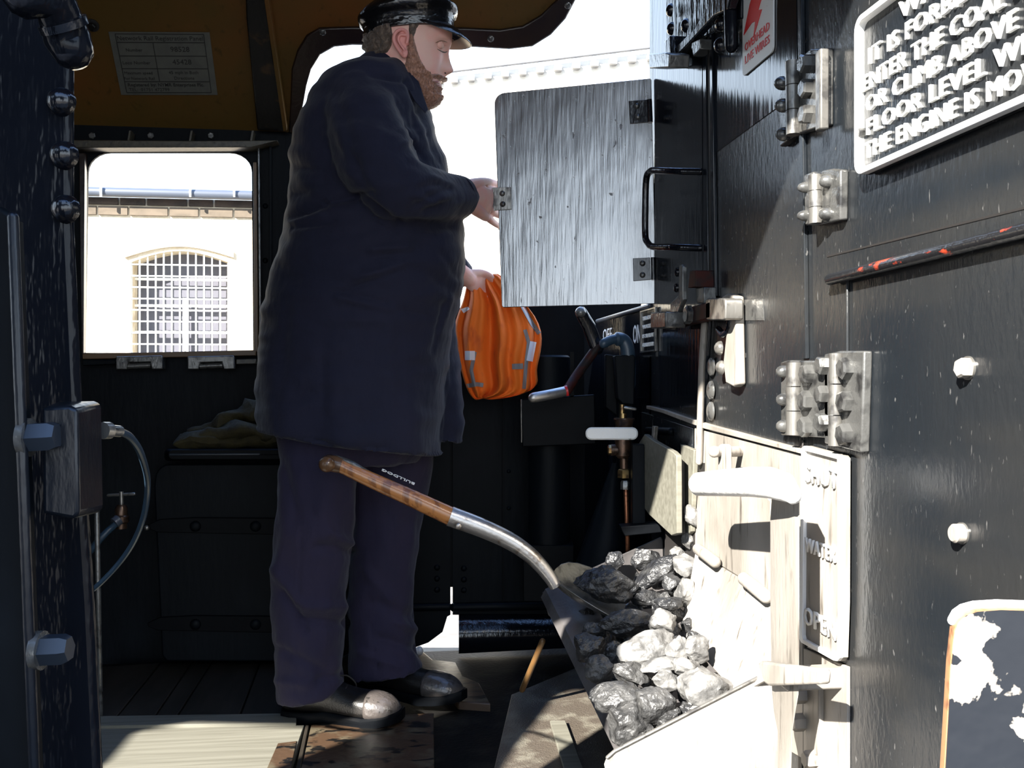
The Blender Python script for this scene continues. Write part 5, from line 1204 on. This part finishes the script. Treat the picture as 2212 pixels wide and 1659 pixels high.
# ---- boots
def boot(hx, hy, tx_, ty, name, rise=0):
    a_ = onZ(hx, hy, 0); b_ = onZ(tx_, ty, 0); d = (b_-a_); Ln = d.length; d.normalize(); s = Vector((d.y, -d.x, 0)); k = Ln/.30
    def P_(u, v, z): return a_+d*(u*k)+s*v+UP*z
    prof = [(0.0, .018, .055, .060), (.004, .030, .035, .095), (.02, .036, .030, .115), (.06, .038, .030, .125), (.10, .038, .028, .128), (.13, .039, .026, .118), (.16, .043, .024, .103), (.19, .048, .022, .094), (.22, .052, .022, .090), (.25, .052, .024, .088), (.275, .046, .026, .080), (.292, .034, .028, .066), (.302, .016, .036, .052)]
    rg = []
    for u, w_, zb_, zt_ in prof:
        r_ = []
        for i in range(28):
            th = 2*PI*i/28; c_, s_ = math.cos(th), math.sin(th); sc_ = lambda v, e=2.5: math.copysign(abs(v)**(2/e), v)
            wz = w_*(1 if s_ < 0 else (1-.10*s_)); r_.append(P_(u, wz*sc_(c_), (zb_+zt_)/2+(zt_-zb_)/2*sc_(s_)))
        rg.append(r_)
    bt = MB().loft(rg).build('boot', 'leather', man, smooth=70, sub=1)
    rg = []
    for u, w_, zb_, zt_ in [(.222, .052, .022, .090), (.225, .0545, .019, .0925), (.25, .0545, .021, .0905), (.275, .0485, .023, .0825), (.292, .0365, .025, .0685), (.305, .018, .033, .0545)]:
        r_ = []
        for i in range(28):
            th = 2*PI*i/28; c_, s_ = math.cos(th), math.sin(th); sc_ = lambda v, e=2.5: math.copysign(abs(v)**(2/e), v)
            r_.append(P_(u, w_*(1 if s_ < 0 else (1-.10*s_))*sc_(c_), (zb_+zt_)/2+(zt_-zb_)/2*sc_(s_)))
        rg.append(r_)
    MB().loft(rg).build('toe_cap', 'toe_leather', bt, smooth=70, sub=1)
    ow = [(0, .012), (.006, .030), (.03, .038), (.08, .036), (.12, .036), (.17, .045), (.22, .053), (.26, .052), (.292, .042), (.310, .018)]
    out = [(u, w_) for u, w_ in ow]+[(u, -w_) for u, w_ in ow[::-1]]
    def lift(u): return .004+max(0, (u-.23))*.22*(1)+.010*math.exp(-((u-.14)/.03)**2)
    m = MB(); m.loft([[P_(u, w_, lift(u)+.004) for u, w_ in out], [P_(u, w_*1.02, lift(u)+.010) for u, w_ in out], [P_(u, w_*1.02, lift(u)+.024) for u, w_ in out], [P_(u, w_*.9, lift(u)+.030) for u, w_ in out]]); m.build('sole', 'dark_matt', bt, smooth=40)
    hh = [(u, w_) for u, w_ in out if u <= .085]; m = MB(); m.prism([P_(min(u, .08), w_, 0.0) for u, w_ in hh], UP*.02); m.build('heel', 'dark_matt', bt, bev=.002)
    for i in range(3):
        u = .135+.028*i; z = .122-.018*i-.006*i
        MB().tube(smoothpath([P_(u-.006, -.030, z-.016), P_(u, -.012, z+.001), P_(u+.006, .012, z+.001), P_(u, .030, z-.016)]), .0022, 8).build('lace', 'ink', bt)
        MB().lathe(P_(u-.004, (.034 if s.y < 0 else -.034), z-.018), -FW+UP*.5, [(0, .0036), (.0025, .0036), (.003, .002)], 12).build('eyelet', 'worn_steel', bt)
    m = MB(); m.tube(smoothpath([P_(.135, 0, .122), P_(.155, -.03, .118), P_(.175, -.042, .095), P_(.17, -.046, .07)]), .0020, 8); m.build('lace_end', 'ink', bt)
    m = MB(); m.tube([P_(u, -.0395-.008*max(0, (u-.12)/.1), z) for u, z in [(.05, .11), (.10, .075), (.15, .05), (.19, .045)]], .0014, 8); m.build('seam', 'ink', bt)
boot(612, 1556, 862, 1574, 'near')
boot(735, 1493, 994, 1530, 'far')
# ================================================================== OUTSIDE
gr = MB().box((0, 0, -1.32), (120, 120, .04)).build('ground_outside', 'ground'); struct(gr)
bd = T('stone_warehouse', 'pale stone warehouse wall seen through the cab window', 'building', (-3, 12.2, -1.3))
TB = 12.0
def onB(px, py, off=0): return onY(px, py, 12.0-off)
def bxz(px, py): p = onB(px, py); return (p.x, p.z)
win = [bxz(x, y) for x, y in [(283, 900), (283, 566)]+[(283+209*i/10, 566-24*math.sin(PI*i/10)) for i in range(1, 10)]+[(492, 566), (492, 900)]]
za = bxz(365, 429)[1]
holed([(-9, -1.3), (.2, -1.3), (.2, za), (-9, za)], [win], (0, 12.2, 0), NX, NZ, .4).build('wall', 'stone', bd)
# top courses of individual stones drawn as shallow blocks
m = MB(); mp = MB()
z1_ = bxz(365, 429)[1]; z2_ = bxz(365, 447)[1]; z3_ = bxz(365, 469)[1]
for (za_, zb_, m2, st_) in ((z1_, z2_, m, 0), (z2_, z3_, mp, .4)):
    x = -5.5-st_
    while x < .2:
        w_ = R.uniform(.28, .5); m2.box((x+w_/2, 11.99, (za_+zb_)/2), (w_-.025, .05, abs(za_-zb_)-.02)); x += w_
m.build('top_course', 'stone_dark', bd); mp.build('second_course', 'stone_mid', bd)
# arch surround
rgs = []
for i in range(13):
    x = 268+236*i/12; y = 556-24*math.sin(PI*i/12); a_ = onB(x, y, .04); rgs.append([a_, a_+NZ*.07, a_+NZ*.07+NY*.1, a_+NY*.1])
MB().loft(rgs).build('window_arch', 'stone_pale', bd)
wn = MB().box(((bxz(283, 700)[0]+bxz(492, 700)[0])/2, 12.32, (bxz(300, 560)[1]-1.3)/2+.2), (1.3, .02, 3.6)).build('window_pane', 'pane_grey', bd)
m = MB()
zt_ = bxz(380, 545)[1]
for i in range(13):
    x = bxz(283+209*i/12, 700)[0]; hgt = bxz(380, 566-24*math.sin(PI*i/12))[1]; m.box((x, 12.03, (hgt+bxz(380, 900)[1])/2), (.016, .016, hgt-bxz(380, 900)[1]))
for i in range(14):
    z = bxz(380, 572+i*24.5)[1]; m.box(((bxz(283, 700)[0]+bxz(492, 700)[0])/2, 12.02, z), (1.2, .012, .016))
m.build('window_grille', 'iron_white', bd)
m = MB()
m.box((bxz(393, 700)[0], 12.2, .2), (.05, .04, 3.4))
for i in range(5): m.box(((bxz(283, 700)[0]+bxz(492, 700)[0])/2, 12.2, bxz(380, 600+i*58)[1]), (1.2, .03, .03))
m.build('window_frame', 'iron_white', bd)
gt = T('roof_gutter', 'grey metal gutter with clips along the warehouse eave', 'gutter', onB(365, 415, .15))
g0 = onB(100, 413, .12)
MB().tube([(-9, 11.85, g0.z), (.2, 11.85, g0.z)], .055, 16, flat=.9).build('channel', 'gutter_grey', gt)
MB().box((-4.4, 11.9, bxz(300, 424)[1]), (9.2, .1, .05)).build('fascia', 'slate', gt)
for px in (218, 411, 506, 90): MB().box(onB(px, 413, .22), (.02, .03, .13)).build('clip', 'white_paint', gt)
# second pale building with a dentilled gutter, right of the doorway
b2 = T('pale_building', 'pale building with a bracketed gutter seen through the doorway, washed out', 'building', (3.4, 13, -1.3))
q0, q1 = C(900, 168, 14), C(1420, 106, 12.8)
dr_ = (q1-q0); dr_.z = 0; ndir = Vector((dr_.y, -dr_.x, 0)).normalized()
qa, qb = q0-dr_*.3, q1+dr_*.6
zz = (q0.z+q1.z)/2
def at2(p, z): return Vector((p.x, p.y, z))
m = MB(); m.prism([at2(qa, -1.3), at2(qb, -1.3), at2(qb, zz), at2(qa, zz)], -ndir*.3); m.build('wall', 'stone_pale', b2)
MB().tube([at2(qa, zz)+ndir*.12, at2(qb, zz)+ndir*.12], .03, 12).build('gutter', 'gutter_pale', b2)
for i in range(26):
    p = qa.lerp(qb, (i+.5)/26); MB().box(at2(p, zz-.12)+ndir*.06, (.10, .10, .07)).build('dentil', 'gutter_pale', b2)
pc = T('reflection_screen', 'dark unseen sloping screen added behind the viewpoint to darken the locker door reflection', 'screen', (-4, -7.5, -1.3))  # added behind the camera to darken the upper locker door's reflection
MB().prism([(x, -7.2, z) for x, z in [(-12, 1.2), (-6, 2.5), (-3, 3.35), (-.9, 4.2), (3, 5.3), (8, 5.6), (8, 6.2), (-12, 6.2)]], (0, -.15, 0)).build('fascia', 'slate', pc)
MB().box((-2, -10.5, 6.15), (20, 6.6, .15)).build('roof', 'slate', pc)
for x in (-9.5, -4.5, 3.5): MB().cyl((x, -7.5, -1.3), (x, -7.5, 6.1), .10).build('post', 'slate', pc)
# ================================================================== LIGHT
W = bpy.data.worlds.new('sky'); S.world = W; W.use_nodes = True; nt = W.node_tree; N = nt.nodes; L = nt.links
bg = N['Background']; tc = N.new('ShaderNodeTexCoord'); sx = N.new('ShaderNodeSeparateXYZ'); L.new(tc.outputs['Generated'], sx.inputs[0])
cr = N.new('ShaderNodeValToRGB'); L.new(sx.outputs['Z'], cr.inputs['Fac'])
cr.color_ramp.elements[0].position = 0; cr.color_ramp.elements[0].color = (.84, .92, 1, 1)
cr.color_ramp.elements[1].position = .8; cr.color_ramp.elements[1].color = (.22, .40, .85, 1)
e = cr.color_ramp.elements.new(.42); e.color = (.62, .79, 1, 1)
L.new(cr.outputs[0], bg.inputs['Color']); bg.inputs['Strength'].default_value = 3.0
sun = bpy.data.lights.new('sun', 'SUN'); so = bpy.data.objects.new('sun', sun); COL.objects.link(so)
sun.energy = 22; sun.angle = math.radians(.55); sun.color = (1, .95, .87)
so.rotation_euler = Vector((.8, 1, -.8)).to_track_quat('-Z', 'Y').to_euler()
